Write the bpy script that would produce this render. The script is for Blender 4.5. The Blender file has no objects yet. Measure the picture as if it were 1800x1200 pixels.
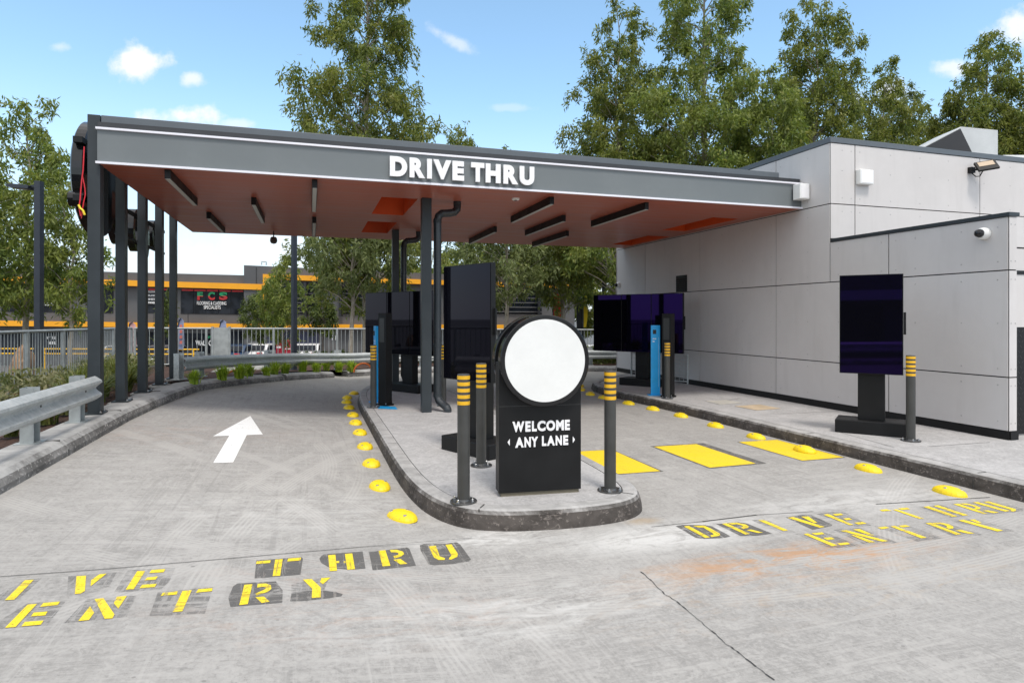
import bpy, bmesh, math, random
import numpy as np
from mathutils import Vector, Matrix
random.seed(4); NR = np.random.RandomState(7)
R = math.radians; PI = math.pi
scene = bpy.context.scene; COL = scene.collection

# ------------------------------------------------------------------ camera
# world axes: x runs along the canopy front (to the right), y runs along the building wall (away)
YAW = math.atan(355/1110.0); CS, SN = math.cos(YAW), math.sin(YAW); CAMZ = 1.62
cd = bpy.data.cameras.new('camera'); cam = bpy.data.objects.new('camera', cd); COL.objects.link(cam)
cd.sensor_width = 36; cd.lens = 22.2; cd.shift_y = -42/1800.0; cd.clip_end = 3000
cam.location = (0, 0, CAMZ); cam.rotation_euler = (R(90), 0, -YAW)
scene.camera = cam
scene.view_settings.view_transform = 'Standard'; scene.view_settings.look = 'None'
scene.view_settings.gamma = 1; scene.view_settings.exposure = 0.68

# ------------------------------------------------------------------ sky and sun
SUN_EL, SUN_AZ = R(62), R(176)          # azimuth measured clockwise from +y
w = bpy.data.worlds.new('World'); scene.world = w; w.use_nodes = True
nt = w.node_tree; nt.nodes.clear(); N = nt.nodes.new; L = nt.links.new
def wm(op, a, b=None):
    n = N('ShaderNodeMath'); n.operation = op
    for i, q in enumerate((a, b)):
        if q is None: continue
        if isinstance(q, (int, float)): n.inputs[i].default_value = q
        else: L(q, n.inputs[i])
    return n.outputs[0]
sky = N('ShaderNodeTexSky'); sky.sky_type = 'NISHITA'; sky.sun_disc = False
sky.sun_elevation = SUN_EL; sky.sun_rotation = SUN_AZ; sky.altitude = 0; sky.air_density = 0.9; sky.dust_density = 0.6; sky.ozone_density = 1.4
tc = N('ShaderNodeTexCoord'); sep = N('ShaderNodeSeparateXYZ')
rot = N('ShaderNodeVectorRotate'); rot.rotation_type = 'Z_AXIS'; rot.inputs['Angle'].default_value = YAW
L(tc.outputs['Generated'], rot.inputs['Vector']); L(rot.outputs[0], sep.inputs[0])
fy = wm('MAXIMUM', sep.outputs[1], 0.02)
ca, cb = wm('DIVIDE', sep.outputs[0], fy), wm('DIVIDE', sep.outputs[2], fy)
cmb = N('ShaderNodeCombineXYZ'); L(ca, cmb.inputs[0]); L(cb, cmb.inputs[1])
nz = N('ShaderNodeTexNoise'); nz.inputs['Scale'].default_value = 14; nz.inputs['Detail'].default_value = 7; nz.inputs['Roughness'].default_value = 0.6
L(cmb.outputs[0], nz.inputs['Vector'])
wob = wm('SUBTRACT', nz.outputs[0], 0.5)
dens = None
# small fair-weather clouds: azimuth / height tangents, half sizes, tilt, strength
for (x, y, sx, sy, tl, st) in [(250,112,75,36,0,1.0),(335,138,34,20,0,.75),(322,205,75,30,5,.95),(420,218,42,12,0,.5),(800,74,62,18,-28,.5),
                               (1785,45,55,42,0,.9),(1680,118,44,20,0,.75),(1570,165,50,36,0,.9),(1500,175,40,30,0,.6),(105,82,28,12,0,.4),
                               (300,470,160,60,0,.6),(470,440,140,60,0,.6),(900,190,60,10,0,.25),(200,420,120,60,0,.5)]:
    a0, b0 = (x-900)/1110, (558-y)/1110; t = R(tl); sx, sy = sx/1110, sy/1110
    da, db = wm('SUBTRACT', ca, a0), wm('SUBTRACT', cb, b0)
    p = wm('ADD', wm('MULTIPLY', da, math.cos(t)/sx), wm('MULTIPLY', db, math.sin(t)/sx))
    q = wm('ADD', wm('MULTIPLY', da, -math.sin(t)/sy), wm('MULTIPLY', db, math.cos(t)/sy))
    r2 = wm('SQRT', wm('ADD', wm('MULTIPLY', p, p), wm('MULTIPLY', q, q)))
    d = wm('SUBTRACT', wm('ADD', 0.85, wm('MULTIPLY', wob, 2.9)), r2)
    mr = N('ShaderNodeMapRange'); mr.interpolation_type = 'SMOOTHSTEP'; L(d, mr.inputs[0]); mr.inputs[1].default_value = -0.05; mr.inputs[2].default_value = 0.75
    mr.inputs[3].default_value = 0; mr.inputs[4].default_value = st
    dens = mr.outputs[0] if dens is None else wm('MAXIMUM', dens, mr.outputs[0])
elev = N('ShaderNodeMapRange'); elev.interpolation_type = 'SMOOTHSTEP'; L(sep.outputs[2], elev.inputs[0])
elev.inputs[1].default_value = 0.0; elev.inputs[2].default_value = 0.34; elev.inputs[3].default_value = 0.80; elev.inputs[4].default_value = 0.02
veil = N('ShaderNodeMixRGB'); L(elev.outputs[0], veil.inputs[0]); veil.inputs[2].default_value = (4.3, 4.85, 5.4, 1)   # thin high haze near the horizon
hs = N('ShaderNodeHueSaturation'); hs.inputs['Hue'].default_value = 0.485; hs.inputs['Saturation'].default_value = 1.0; hs.inputs['Value'].default_value = 1.45
L(sky.outputs[0], hs.inputs['Color']); L(hs.outputs[0], veil.inputs[1])
mixc = N('ShaderNodeMixRGB'); 
# bright thin overcast overhead and behind the viewer
ov = N('ShaderNodeMapRange'); ov.interpolation_type = 'SMOOTHSTEP'; L(wm('ADD', sep.outputs[2], wm('MULTIPLY', sep.outputs[1], -0.35)), ov.inputs[0]); ov.inputs[1].default_value = 0.30; ov.inputs[2].default_value = 0.75; ov.inputs[3].default_value = 0; ov.inputs[4].default_value = .8
over = N('ShaderNodeMixRGB'); L(ov.outputs[0], over.inputs[0]); L(veil.outputs[0], over.inputs[1]); over.inputs[2].default_value = (7.6, 7.3, 7.0, 1)
L(dens, mixc.inputs[0]); L(over.outputs[0], mixc.inputs[1]); mixc.inputs[2].default_value = (5.4, 5.45, 5.55, 1)
bg = N('ShaderNodeBackground'); bg.inputs['Strength'].default_value = 0.125; L(mixc.outputs[0], bg.inputs['Color'])
wo = N('ShaderNodeOutputWorld'); L(bg.outputs[0], wo.inputs['Surface'])

sl = bpy.data.lights.new('sun', 'SUN'); sun = bpy.data.objects.new('sun', sl); COL.objects.link(sun)
sl.energy = 1.5; sl.angle = R(12); sl.color = (1.0, 0.95, 0.88)
sd = Vector((math.sin(SUN_AZ)*math.cos(SUN_EL), math.cos(SUN_AZ)*math.cos(SUN_EL), math.sin(SUN_EL)))
sun.rotation_euler = sd.to_track_quat('Z', 'Y').to_euler(); sun.location = (0, -5, 20)

# ------------------------------------------------------------------ surveying helpers
def rotw(X, Y): return (X*CS + Y*SN, -X*SN + Y*CS)           # camera-aligned metres -> world
def at(x, y, z=0.0):                                         # photo pixel on the level z -> world point
    Y = (CAMZ-z)*1110.0/(y-558.0); v = rotw((x-900)/1110.0*Y, Y); return (v[0], v[1], z)
def deep(x, y, Y):                                           # photo pixel at a distance Y -> world point
    v = rotw((x-900)/1110.0*Y, Y); return (v[0], v[1], CAMZ+(558-y)/1110.0*Y)
def road_z(v):                                               # the left lane climbs towards its kerb
    t = min(1, max(0, (0.9-v)/3.0)); return 0.3*t
def on_road(x, y):
    z = 0
    for _ in range(50): z = .5*z + .5*road_z(at(x, y, z)[0])
    return at(x, y, z)

# ------------------------------------------------------------------ mesh helpers
class MB:
    def __init__(s): s.v = []; s.f = []
    def add(s, vs, fs):
        o = len(s.v); s.v += [tuple(p) for p in vs]; s.f += [tuple(i+o for i in q) for q in fs]; return s
    def box(s, a, b):
        x0, x1 = sorted((a[0], b[0])); y0, y1 = sorted((a[1], b[1])); z0, z1 = sorted((a[2], b[2]))
        return s.add([(x0,y0,z0),(x1,y0,z0),(x1,y1,z0),(x0,y1,z0),(x0,y0,z1),(x1,y0,z1),(x1,y1,z1),(x0,y1,z1)],
                     [(3,2,1,0),(4,5,6,7),(0,1,5,4),(1,2,6,5),(2,3,7,6),(3,0,4,7)])
    def prism(s, poly, z0, z1):
        n = len(poly); vs = [(p[0],p[1],z0) for p in poly] + [(p[0],p[1],z1) for p in poly]
        return s.add(vs, [tuple(range(n))[::-1], tuple(range(n, 2*n))] + [(i, (i+1) % n, n+(i+1) % n, n+i) for i in range(n)])
    def prism_y(s, poly, y0, y1):                            # polygon in x,z extruded along y
        n = len(poly); vs = [(p[0],y0,p[1]) for p in poly] + [(p[0],y1,p[1]) for p in poly]
        return s.add(vs, [tuple(range(n)), tuple(range(n, 2*n))[::-1]] + [(i, n+i, n+(i+1) % n, (i+1) % n) for i in range(n)])
    def face(s, pts): return s.add(pts, [tuple(range(len(pts)))])
    def tube(s, pts, rad, n=8, cap=True):
        pts = [Vector(p) for p in pts]; rr = rad if isinstance(rad, (list, tuple)) else [rad]*len(pts)
        rings = []; up = None
        for i, p in enumerate(pts):
            d = (pts[min(i+1, len(pts)-1)] - pts[max(i-1, 0)]).normalized()
            if up is None: up = Vector((0,0,1)) if abs(d.z) < .9 else Vector((1,0,0))
            a = d.cross(up).normalized(); b = a.cross(d).normalized(); up = b
            rings.append([p + (a*math.cos(2*PI*k/n) + b*math.sin(2*PI*k/n))*rr[i] for k in range(n)])
        vs = [q for r_ in rings for q in r_]; fs = []
        for i in range(len(pts)-1):
            for k in range(n): fs.append((i*n+k, i*n+(k+1) % n, (i+1)*n+(k+1) % n, (i+1)*n+k))
        if cap: fs += [tuple(range(n))[::-1], tuple(range((len(pts)-1)*n, len(pts)*n))]
        return s.add(vs, fs)
    def lathe(s, prof, n=24, c=(0,0,0), axis='z'):           # profile of (radius, height)
        vs = []; fs = []
        for (r_, h) in prof:
            for k in range(n):
                a = 2*PI*k/n; p = (r_*math.cos(a), r_*math.sin(a), h)
                if axis == 'y': p = (p[0], -p[2], p[1])      # heights run towards -y
                if axis == 'x': p = (p[2], p[0], p[1])
                vs.append((p[0]+c[0], p[1]+c[1], p[2]+c[2]))
        for i in range(len(prof)-1):
            for k in range(n): fs.append((i*n+k, i*n+(k+1) % n, (i+1)*n+(k+1) % n, (i+1)*n+k))
        fs += [tuple(range(n))[::-1], tuple(range((len(prof)-1)*n, len(prof)*n))]
        return s.add(vs, fs)
    def sweep(s, path, prof, closed=False, capends=True, closeprof=True):   # profile (offset to the left of travel, height)
        n = len(path); m = len(prof); vs = []; fs = []
        for i in range(n):
            p = Vector(path[i]); a = Vector(path[(i-1) % n] if closed or i else path[0]); b = Vector(path[(i+1) % n] if closed or i < n-1 else path[-1])
            d1 = (p-a); d2 = (b-p); d1.z = d2.z = 0
            if d1.length < 1e-6: d1 = d2
            if d2.length < 1e-6: d2 = d1
            d1.normalize(); d2.normalize(); t = (d1+d2).normalized(); nn = Vector((-t.y, t.x, 0)); k = 1/max(.5, t.dot(d1))
            for (o, h) in prof: vs.append(p + nn*o*k + Vector((0,0,h)))
        for i in range(n if closed else n-1):
            j = (i+1) % n
            for q in range(m if closeprof else m-1): fs.append((i*m+q, j*m+q, j*m+(q+1) % m, i*m+(q+1) % m))
        if capends and not closed: fs += [tuple(range(m)), tuple(range((n-1)*m, n*m))[::-1]]
        return s.add(vs, fs)
    def build(s, name, mat, parent=None, world=False, smooth=False, bevel=0, seg=2):
        me = bpy.data.meshes.new(name); v = s.v
        if world and parent is not None: o = parent.location; v = [(p[0]-o.x, p[1]-o.y, p[2]-o.z) for p in v]
        me.from_pydata(v, [], s.f); me.validate()
        bm = bmesh.new(); bm.from_mesh(me); bmesh.ops.recalc_face_normals(bm, faces=bm.faces)
        if bevel:
            es = [e for e in bm.edges if len(e.link_faces) == 2 and e.calc_face_angle(0) > .6]
            bmesh.ops.bevel(bm, geom=es, offset=bevel, segments=seg, affect='EDGES', profile=.5, clamp_overlap=True)
        bm.to_mesh(me); bm.free()
        me.materials.append(mat)
        if smooth: me.shade_smooth(); me.set_sharp_from_angle(angle=R(-48))
        ob = bpy.data.objects.new(name, me); COL.objects.link(ob)
        if parent is not None: ob.parent = parent
        return ob

def thing(name, label, cat, loc=(0,0,0), rz=0, group=None):
    o = bpy.data.objects.new(name, None); COL.objects.link(o); o.location = loc; o.rotation_euler = (0,0,rz); o.empty_display_size = .2
    o['label'] = label; o['category'] = cat
    if group: o['group'] = group
    return o
def tag(o, label, cat, group=None):
    o['label'] = label; o['category'] = cat
    if group: o['group'] = group
    return o
def structure(o): o['kind'] = 'structure'; return o
def stuff(o): o['kind'] = 'stuff'; return o
def dup(root, loc, rz=None, label=None, scale=None):
    def cp(o, par):
        c = o.copy(); COL.objects.link(c); c.parent = par
        for ch in o.children: cp(ch, c)
        return c
    r_ = cp(root, None); r_.location = loc
    if rz is not None: r_.rotation_euler = (0,0,rz)
    if label: r_['label'] = label
    if scale: r_.scale = scale
    return r_

# ------------------------------------------------------------------ materials
class M:
    def __init__(s, name):
        s.m = bpy.data.materials.new(name); s.m.use_nodes = True; s.t = s.m.node_tree; s.t.nodes.clear()
        s.out = s.n('ShaderNodeOutputMaterial'); s.b = s.n('ShaderNodeBsdfPrincipled'); s.l(s.b.outputs[0], s.out.inputs[0]); s.tc = s.n('ShaderNodeTexCoord')
    def n(s, t, **k):
        x = s.t.nodes.new(t)
        for a, b in k.items(): setattr(x, a, b)
        return x
    def l(s, a, b): s.t.links.new(a, b)
    def vec(s, scale=(1,1,1), rot=0, src='Object', loc=(0,0,0)):
        mp = s.n('ShaderNodeMapping'); s.l(s.tc.outputs[src], mp.inputs[0]); mp.inputs['Scale'].default_value = scale; mp.inputs['Rotation'].default_value = (0,0,rot)
        mp.inputs['Location'].default_value = loc
        return mp.outputs[0]
    def noise(s, scale, detail=4, rough=.55, vec=None, dist=0):
        x = s.n('ShaderNodeTexNoise'); x.inputs['Scale'].default_value = scale; x.inputs['Detail'].default_value = detail; x.inputs['Roughness'].default_value = rough
        x.inputs['Distortion'].default_value = dist
        s.l(vec if vec is not None else s.vec(), x.inputs['Vector']); return x.outputs[0]
    def ramp(s, f, a, b, lo=0., hi=1.):
        x = s.n('ShaderNodeMapRange'); x.interpolation_type = 'SMOOTHSTEP'; s.l(f, x.inputs[0])
        for i, q in enumerate((a, b, lo, hi)): x.inputs[i+1].default_value = q
        return x.outputs[0]
    def math(s, op, a, b=0.):
        x = s.n('ShaderNodeMath', operation=op)
        for i, q in enumerate((a, b)):
            if isinstance(q, (int, float)): x.inputs[i].default_value = q
            else: s.l(q, x.inputs[i])
        return x.outputs[0]
    def mix(s, f, a, b, mode='MIX'):
        x = s.n('ShaderNodeMixRGB', blend_type=mode)
        for i, q in enumerate((f, a, b)):
            if isinstance(q, (int, float)): x.inputs[i].default_value = q
            elif isinstance(q, tuple): x.inputs[i].default_value = (*q, 1) if len(q) == 3 else q
            else: s.l(q, x.inputs[i])
        return x.outputs[0]
    def set(s, **k):
        for a, v in k.items():
            i = s.b.inputs[a.replace('_', ' ')]
            if isinstance(v, (int, float)): i.default_value = v
            elif isinstance(v, tuple): i.default_value = (*v, 1) if len(v) == 3 and i.type == 'RGBA' else v
            else: s.l(v, i)
        return s
    def bump(s, h, st=.2, d=.01):
        x = s.n('ShaderNodeBump'); x.inputs['Strength'].default_value = st; x.inputs['Distance'].default_value = d; s.l(h, x.inputs['Height']); s.l(x.outputs[0], s.b.inputs['Normal']); return s

def painted(name, col, rough=.45, var=.12, scale=3., metal=0., bump=0, spec=.5):
    m = M(name); f = m.noise(scale, 5, .6); g = m.noise(scale*14, 3, .5)
    k = tuple(c*(1-var) for c in col); h = tuple(min(1, c*(1+var)) for c in col)
    c = m.mix(m.ramp(f, .35, .65), k, h); c = m.mix(m.ramp(g, .4, .75, 0, .35), c, k)
    m.set(Base_Color=c, Roughness=m.ramp(f, .3, .7, rough*.85, min(1, rough*1.15)), Metallic=metal); m.b.inputs['Specular IOR Level'].default_value = spec
    if bump: m.bump(g, bump, .004)
    return m.m

def concrete(name, base, stains=False, dirt=.25, warm=0.):
    m = M(name)
    big = m.noise(.55, 5, .6, dist=.6); mid = m.noise(3.4, 10, .74, dist=.5); fine = m.noise(38, 4, .7)
    b = tuple(base); lo = tuple(c*.74 for c in b); hi = tuple(min(1, c*1.24) for c in b)
    c = m.mix(m.ramp(big, .32, .68), tuple(q*.84 for q in b), b); c = m.mix(m.ramp(mid, .46, .66, 0, .6), c, hi); c = m.mix(m.ramp(mid, .28, .44, .5, 0), c, lo)
    c = m.mix(m.ramp(fine, .45, .66, 0, .55), c, hi); c = m.mix(m.ramp(fine, .30, .46, .55, 0), c, tuple(q*.60 for q in b))
    cr_ = m.noise(9., 8, .72, dist=1.2); spk = m.noise(150, 2, .5)
    c = m.mix(m.ramp(cr_, .53, .62, 0, .55), c, hi); c = m.mix(m.ramp(cr_, .34, .45, .5, 0), c, tuple(q*.66 for q in b)); c = m.mix(m.ramp(spk, .62, .72, 0, .35), c, tuple(q*.5 for q in b)); c = m.mix(m.ramp(spk, .28, .36, .3, 0), c, tuple(min(1, q*1.4) for q in b))
    h = m.math('ADD', m.math('MULTIPLY', mid, .5), m.math('MULTIPLY', fine, .5))
    if stains:
        # brushed finish and tyre scuffs: long thin streaks in several directions
        for (sx, sy, rt, thr, amt, col, ds) in [(1.0,16,.10,.57,.5,hi,.9),(1.3,22,.38,.59,.5,hi,1.2),(15,.55,.12,.57,.48,lo,.9),(22,.8,-.25,.59,.48,hi,1.4),(1.,26,-.4,.58,.45,lo,1.2),(26,1.1,.6,.61,.48,hi,1.8),(1.6,60,.22,.64,.28,hi,1.5),(60,1.6,.5,.66,.25,hi,2.)]:
            s_ = m.noise(1., 6, .62, m.vec((sx, sy, 1), rt), ds); msk = m.noise(.5+abs(rt), 2, .5, m.vec((1,1,1), rt, loc=(sx, sy, 0)))
            c = m.mix(m.math('MULTIPLY', m.ramp(s_, thr-.04, thr+.05, 0, amt), m.ramp(msk, .38, .62)), c, col)
        # tread prints: pairs of fine ribs along sweeping arcs
        for (cx, cy, rad, wd, amt) in [(9., 3.2, 9.6, .11, .9),(9.,3.2,9.95,.09,.8),(-9.5,1.2,10.3,.12,.9),(-9.5,1.2,10.75,.08,.75),(-6.,-4.5,8.2,.13,.9),(-6.,-4.5,8.7,.1,.8),(10.5,-3.,9.2,.12,.85),(3.5,12.,8.6,.12,.8),(3.5,12.,9.,.1,.75),(-5.,7.,5.2,.10,.8),(-5.,7.,5.5,.08,.7)]:
            sp = m.n('ShaderNodeSeparateXYZ'); m.l(m.tc.outputs['Object'], sp.inputs[0])
            dx, dy = m.math('SUBTRACT', sp.outputs[0], cx), m.math('SUBTRACT', sp.outputs[1], cy)
            rr = m.math('SQRT', m.math('ADD', m.math('MULTIPLY', dx, dx), m.math('MULTIPLY', dy, dy)))
            band = m.ramp(m.math('ABSOLUTE', m.math('SUBTRACT', rr, rad)), wd*.6, wd, 1, 0)
            rib = m.ramp(m.math('SINE', m.math('MULTIPLY', rr, 190.)), -.3, .5); brk = m.ramp(m.noise(1.1, 6, .66, m.vec((1,1,1), loc=(rad, cx, 0))), .42, .56)
            c = m.mix(m.math('MULTIPLY', m.math('MULTIPLY', band, m.math('ADD', m.math('MULTIPLY', rib, .7), .3)), m.math('MULTIPLY', brk, amt)), c, hi)
        for (vs, th, am) in ((2.3,.045,.6),(5.5,.06,.45)):
            vo = m.n('ShaderNodeTexVoronoi'); vo.inputs['Scale'].default_value = vs; m.l(m.vec(loc=(vs,1,0)), vo.inputs['Vector']); wob_ = m.math('ADD', vo.outputs['Distance'], m.math('MULTIPLY', m.noise(20, 3), .05))
            c = m.mix(m.ramp(wob_, th, th+.02, am, 0), c, tuple(q*.42 for q in b))
        # rusty clay stains and pale cement dust
        for (px, py, rx, ry, col, amt, th) in [(1400,983,1.7,.36,(.47,.22,.065),.75,.49),(1230,1060,.9,.5,(.42,.29,.18),.45,.56),(1560,1010,1.6,.5,(.43,.30,.17),.45,.56),(640,1080,1.4,.5,(.40,.25,.17),.42,.55),(330,760,2.2,1.3,(.40,.29,.23),.30,.50),
                                               (600,1010,1.1,.5,(.42,.27,.2),.35,.56),(1180,940,1.3,.4,(.62,.61,.59),.75,.42),(880,945,1.0,.3,(.62,.61,.59),.7,.46),(1500,880,1.8,.5,(.60,.59,.57),.5,.45),(900,1080,1.8,.5,(.60,.59,.57),.5,.5),(560,900,2.,.9,(.58,.57,.55),.4,.5),(1130,915,.22,.12,(.36,.26,.15),.55,.42)]:
            q = on_road(px, py); sp = m.n('ShaderNodeSeparateXYZ'); m.l(m.tc.outputs['Object'], sp.inputs[0])
            dx, dy = m.math('DIVIDE', m.math('SUBTRACT', sp.outputs[0], q[0]), rx), m.math('DIVIDE', m.math('SUBTRACT', sp.outputs[1], q[1]), ry)
            e = m.math('SQRT', m.math('ADD', m.math('MULTIPLY', dx, dx), m.math('MULTIPLY', dy, dy)))
            s_ = m.noise(1., 10, .76, m.vec((3., 8., 1), -.25, loc=(px*.01, 0, 0)), 1.)
            c = m.mix(m.math('MULTIPLY', m.ramp(e, .15, 1.05, 1, 0), m.ramp(s_, th-.08, th+.16, 0, amt)), c, col)
    d = m.noise(1.4, 6, .7, m.vec((1,1,1), loc=(5,9,2)), .8)
    c = m.mix(m.ramp(d, .55, .75, 0, dirt), c, tuple(q*.5 for q in b))
    m.set(Base_Color=c, Roughness=.82); m.b.inputs['Specular IOR Level'].default_value = .3
    m.bump(h, .35, .006); return m.m

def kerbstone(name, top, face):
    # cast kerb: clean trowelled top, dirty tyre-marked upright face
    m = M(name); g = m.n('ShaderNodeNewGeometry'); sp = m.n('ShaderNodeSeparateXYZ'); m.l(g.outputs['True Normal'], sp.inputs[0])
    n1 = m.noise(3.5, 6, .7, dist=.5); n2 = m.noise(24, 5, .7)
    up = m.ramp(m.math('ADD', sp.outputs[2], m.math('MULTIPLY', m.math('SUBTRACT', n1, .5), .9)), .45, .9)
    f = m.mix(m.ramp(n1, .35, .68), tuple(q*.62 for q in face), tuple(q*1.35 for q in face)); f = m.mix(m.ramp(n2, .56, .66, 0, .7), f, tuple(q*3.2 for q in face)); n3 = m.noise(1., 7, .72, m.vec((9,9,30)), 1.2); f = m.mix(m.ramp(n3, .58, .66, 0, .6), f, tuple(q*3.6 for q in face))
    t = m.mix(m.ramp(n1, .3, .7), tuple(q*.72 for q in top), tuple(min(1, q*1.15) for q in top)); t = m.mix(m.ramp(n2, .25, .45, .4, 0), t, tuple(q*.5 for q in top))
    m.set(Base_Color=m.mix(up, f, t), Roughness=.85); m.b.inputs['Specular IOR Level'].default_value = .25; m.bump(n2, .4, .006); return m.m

def galvanised(name):
    m = M(name); v = m.n('ShaderNodeTexVoronoi'); v.inputs['Scale'].default_value = 26; m.l(m.vec(), v.inputs['Vector']); n1 = m.noise(4, 5, .65); n2 = m.noise(30, 3, .6)
    c = m.mix(m.ramp(v.outputs['Distance'], .1, .8), (.40,.43,.43), (.51,.535,.53)); c = m.mix(m.ramp(n1, .4, .7, 0, .6), c, (.63,.65,.64)); c = m.mix(m.ramp(n2, .6, .8, 0, .35), c, (.36,.37,.35))
    m.set(Base_Color=c, Roughness=.5, Metallic=.35); return m.m

def paint_worn(name, col, under, thr=.52, amt=.6, sc=6, cover=1.):
    # road paint: worn through to the slab where tyres have scraped it
    m = M(name); a = m.noise(sc, 8, .74, dist=.8); b = m.noise(1., 7, .7, m.vec((3, 30, 1), .5), .8); d = m.noise(1., 6, .66, m.vec((34, 2.5, 1), -.3), .6); f = m.noise(70, 4, .7)
    hole = m.math('MAXIMUM', m.ramp(a, thr, thr+.14, 0, amt), m.math('MAXIMUM', m.ramp(b, thr, thr+.1, 0, amt*.9), m.ramp(d, thr+.02, thr+.1, 0, amt*.8)))
    hole = m.math('MAXIMUM', hole, m.ramp(f, .60, .68, 0, min(1, amt*1.3)))
    c = m.mix(m.ramp(f, .35, .6, .35, 0), col, tuple(q*.72 for q in col)); c = m.mix(m.ramp(a, .35, .6, 0, .35), c, tuple(q*.7+u*.3 for q, u in zip(col, under)))
    al = m.math('MULTIPLY', m.math('SUBTRACT', 1., hole), cover)
    m.set(Base_Color=c, Roughness=.7, Alpha=al); m.bump(f, .3, .003); return m.m

def glossy_screen(name, tint):
    m = M(name); f = m.noise(2.2, 3, .5)
    m.set(Base_Color=(.003,.003,.005), Roughness=m.ramp(f, .3, .7, .015, .03)); m.b.inputs['Specular Tint'].default_value = (*tint, 1); m.b.inputs['Specular IOR Level'].default_value = .42
    return m.m

def leafy(name, dark, mid, light, odd=None, trans=.28):
    m = M(name); g = m.n('ShaderNodeNewGeometry'); rnd = g.outputs['Random Per Island']
    cr = m.n('ShaderNodeValToRGB'); cr.color_ramp.interpolation = 'LINEAR'; e = cr.color_ramp.elements
    e[0].position = 0; e[0].color = (*dark, 1); e[1].position = 1; e[1].color = (*light, 1)
    k = cr.color_ramp.elements.new(.5); k.color = (*mid, 1)
    if odd: k = cr.color_ramp.elements.new(.93); k.color = (*light, 1); e[len(e)-1].color = (*odd, 1)
    m.l(rnd, cr.inputs[0]); cl = m.noise(.9, 3, .5, m.vec())
    c = m.mix(m.ramp(cl, .3, .7, .0, .55), cr.outputs[0], mid if not odd else tuple((a+b)/2 for a, b in zip(light, odd)))
    m.set(Base_Color=c, Roughness=.5); m.b.inputs['Specular IOR Level'].default_value = .35
    tr = m.n('ShaderNodeBsdfTranslucent'); m.l(m.mix(1., c, (1.25,1.3,.7), 'MULTIPLY'), tr.inputs[0])
    mx = m.n('ShaderNodeMixShader'); mx.inputs[0].default_value = trans; m.l(m.b.outputs[0], mx.inputs[1]); m.l(tr.outputs[0], mx.inputs[2]); m.l(mx.outputs[0], m.out.inputs[0]); return m.m

def bark(name, a, b):
    m = M(name); n1 = m.noise(2., 6, .7, m.vec((3,3,.7)), .8); n2 = m.noise(14, 4, .6)
    m.set(Base_Color=m.mix(m.ramp(n2, .4, .8, 0, .4), m.mix(m.ramp(n1, .35, .65), a, b), tuple(q*.5 for q in a)), Roughness=.85); m.bump(n2, .5, .02); return m.m

def soil(name, a, b, sc=14):
    m = M(name); n1 = m.noise(sc, 8, .75, dist=1.); n2 = m.noise(sc*4, 4, .7)
    m.set(Base_Color=m.mix(m.ramp(n1, .35, .65), a, b), Roughness=.95); m.bump(m.math('ADD', n1, n2), 1., .05); return m.m

def glass_dark(name, col=(.012,.014,.018)):
    m = M(name); n = m.noise(1.3, 3, .5); m.set(Base_Color=m.mix(m.ramp(n, .4, .6), col, tuple(q*2.2 for q in col)), Roughness=.08); m.b.inputs['Specular IOR Level'].default_value = .10; return m.m

CONC = concrete('brushed_concrete', (.328,.316,.300), True, .16)
CONC_PATH = concrete('path_concrete', (.40,.39,.385), False, .16)
CONC_OLD = concrete('old_concrete', (.34,.33,.31), False, .3)
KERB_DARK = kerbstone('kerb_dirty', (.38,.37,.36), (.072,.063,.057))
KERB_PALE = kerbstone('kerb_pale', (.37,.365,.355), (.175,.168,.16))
JOINT = painted('joint_filler', (.045,.043,.04), .9)
GALV = galvanised('galvanised_steel'); GALVD = painted('galvanised_dull', (.36,.385,.385), .55, .14, 5, .3)
STEEL = painted('charcoal_steel', (.033,.040,.045), .45, .10, 2, spec=.35)
STEEL_B = painted('charcoal_bollard', (.050,.050,.047), .42, .12, 4)
BLACK = painted('black_powdercoat', (.0085,.0085,.009), .5, .2, 4, spec=.28)
BLACKGLOSS = painted('black_gloss', (.008,.008,.009), .12, .2, 3)
CHROME = painted('zinc_bolt', (.55,.56,.57), .3, .1, 9, 1.)
FASCIA = painted('fascia_grey', (.155,.172,.178), .5, .05, 1.2)
CAPGREY = painted('roof_cap_grey', (.10,.115,.13), .5, .06, 1.5)
WHITEP = painted('white_plastic', (.78,.78,.76), .4, .03, 3)
LETTER = painted('letter_white', (.86,.85,.86), .4, .02, 3)
CLAD = None
def dome_mat():
    m = M('reflector_yellow'); a = m.noise(16, 6, .7, dist=.6); b = m.noise(60, 3, .6)
    c = m.mix(m.ramp(a, .5, .72, 0, .45), (.86,.62,.008), (.46,.32,.05)); c = m.mix(m.ramp(b, .60, .70, 0, .6), c, (.22,.17,.08)); m.set(Base_Color=c, Roughness=.48); m.bump(b, .15, .003); return m.m
YEL = dome_mat()
BAND = painted('band_yellow', (.78,.43,.012), .4, .06, 9)
BLUE = painted('panel_blue', (.02,.42,.90), .4, .06, 5)
ORANGE = painted('recess_orange', (.62,.085,.012), .5, .06, 3)
ROADYEL = paint_worn('road_yellow', (.84,.63,.014), (.36,.33,.26), .55, .75)
PATCHYEL = paint_worn('road_yellow_fresh', (.82,.58,.006), (.45,.38,.2), .60, .45)
ROADWHITE = paint_worn('road_white', (.86,.86,.85), (.55,.52,.46), .60, .40, 4)
SCREEN = glossy_screen('screen_glass', (.26,.10,1.))
SCREENK = glossy_screen('screen_glass_plain', (.28,.25,.42))
BARK = bark('gum_bark', (.26,.22,.175), (.40,.36,.30)); BARKD = bark('dark_bark', (.12,.095,.07), (.2,.165,.125))
GUM = leafy('gum_leaf', (0.063,0.095,0.027), (0.129,0.176,0.037), (0.234,0.264,0.053), (0.276,0.238,0.069), .40)
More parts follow.
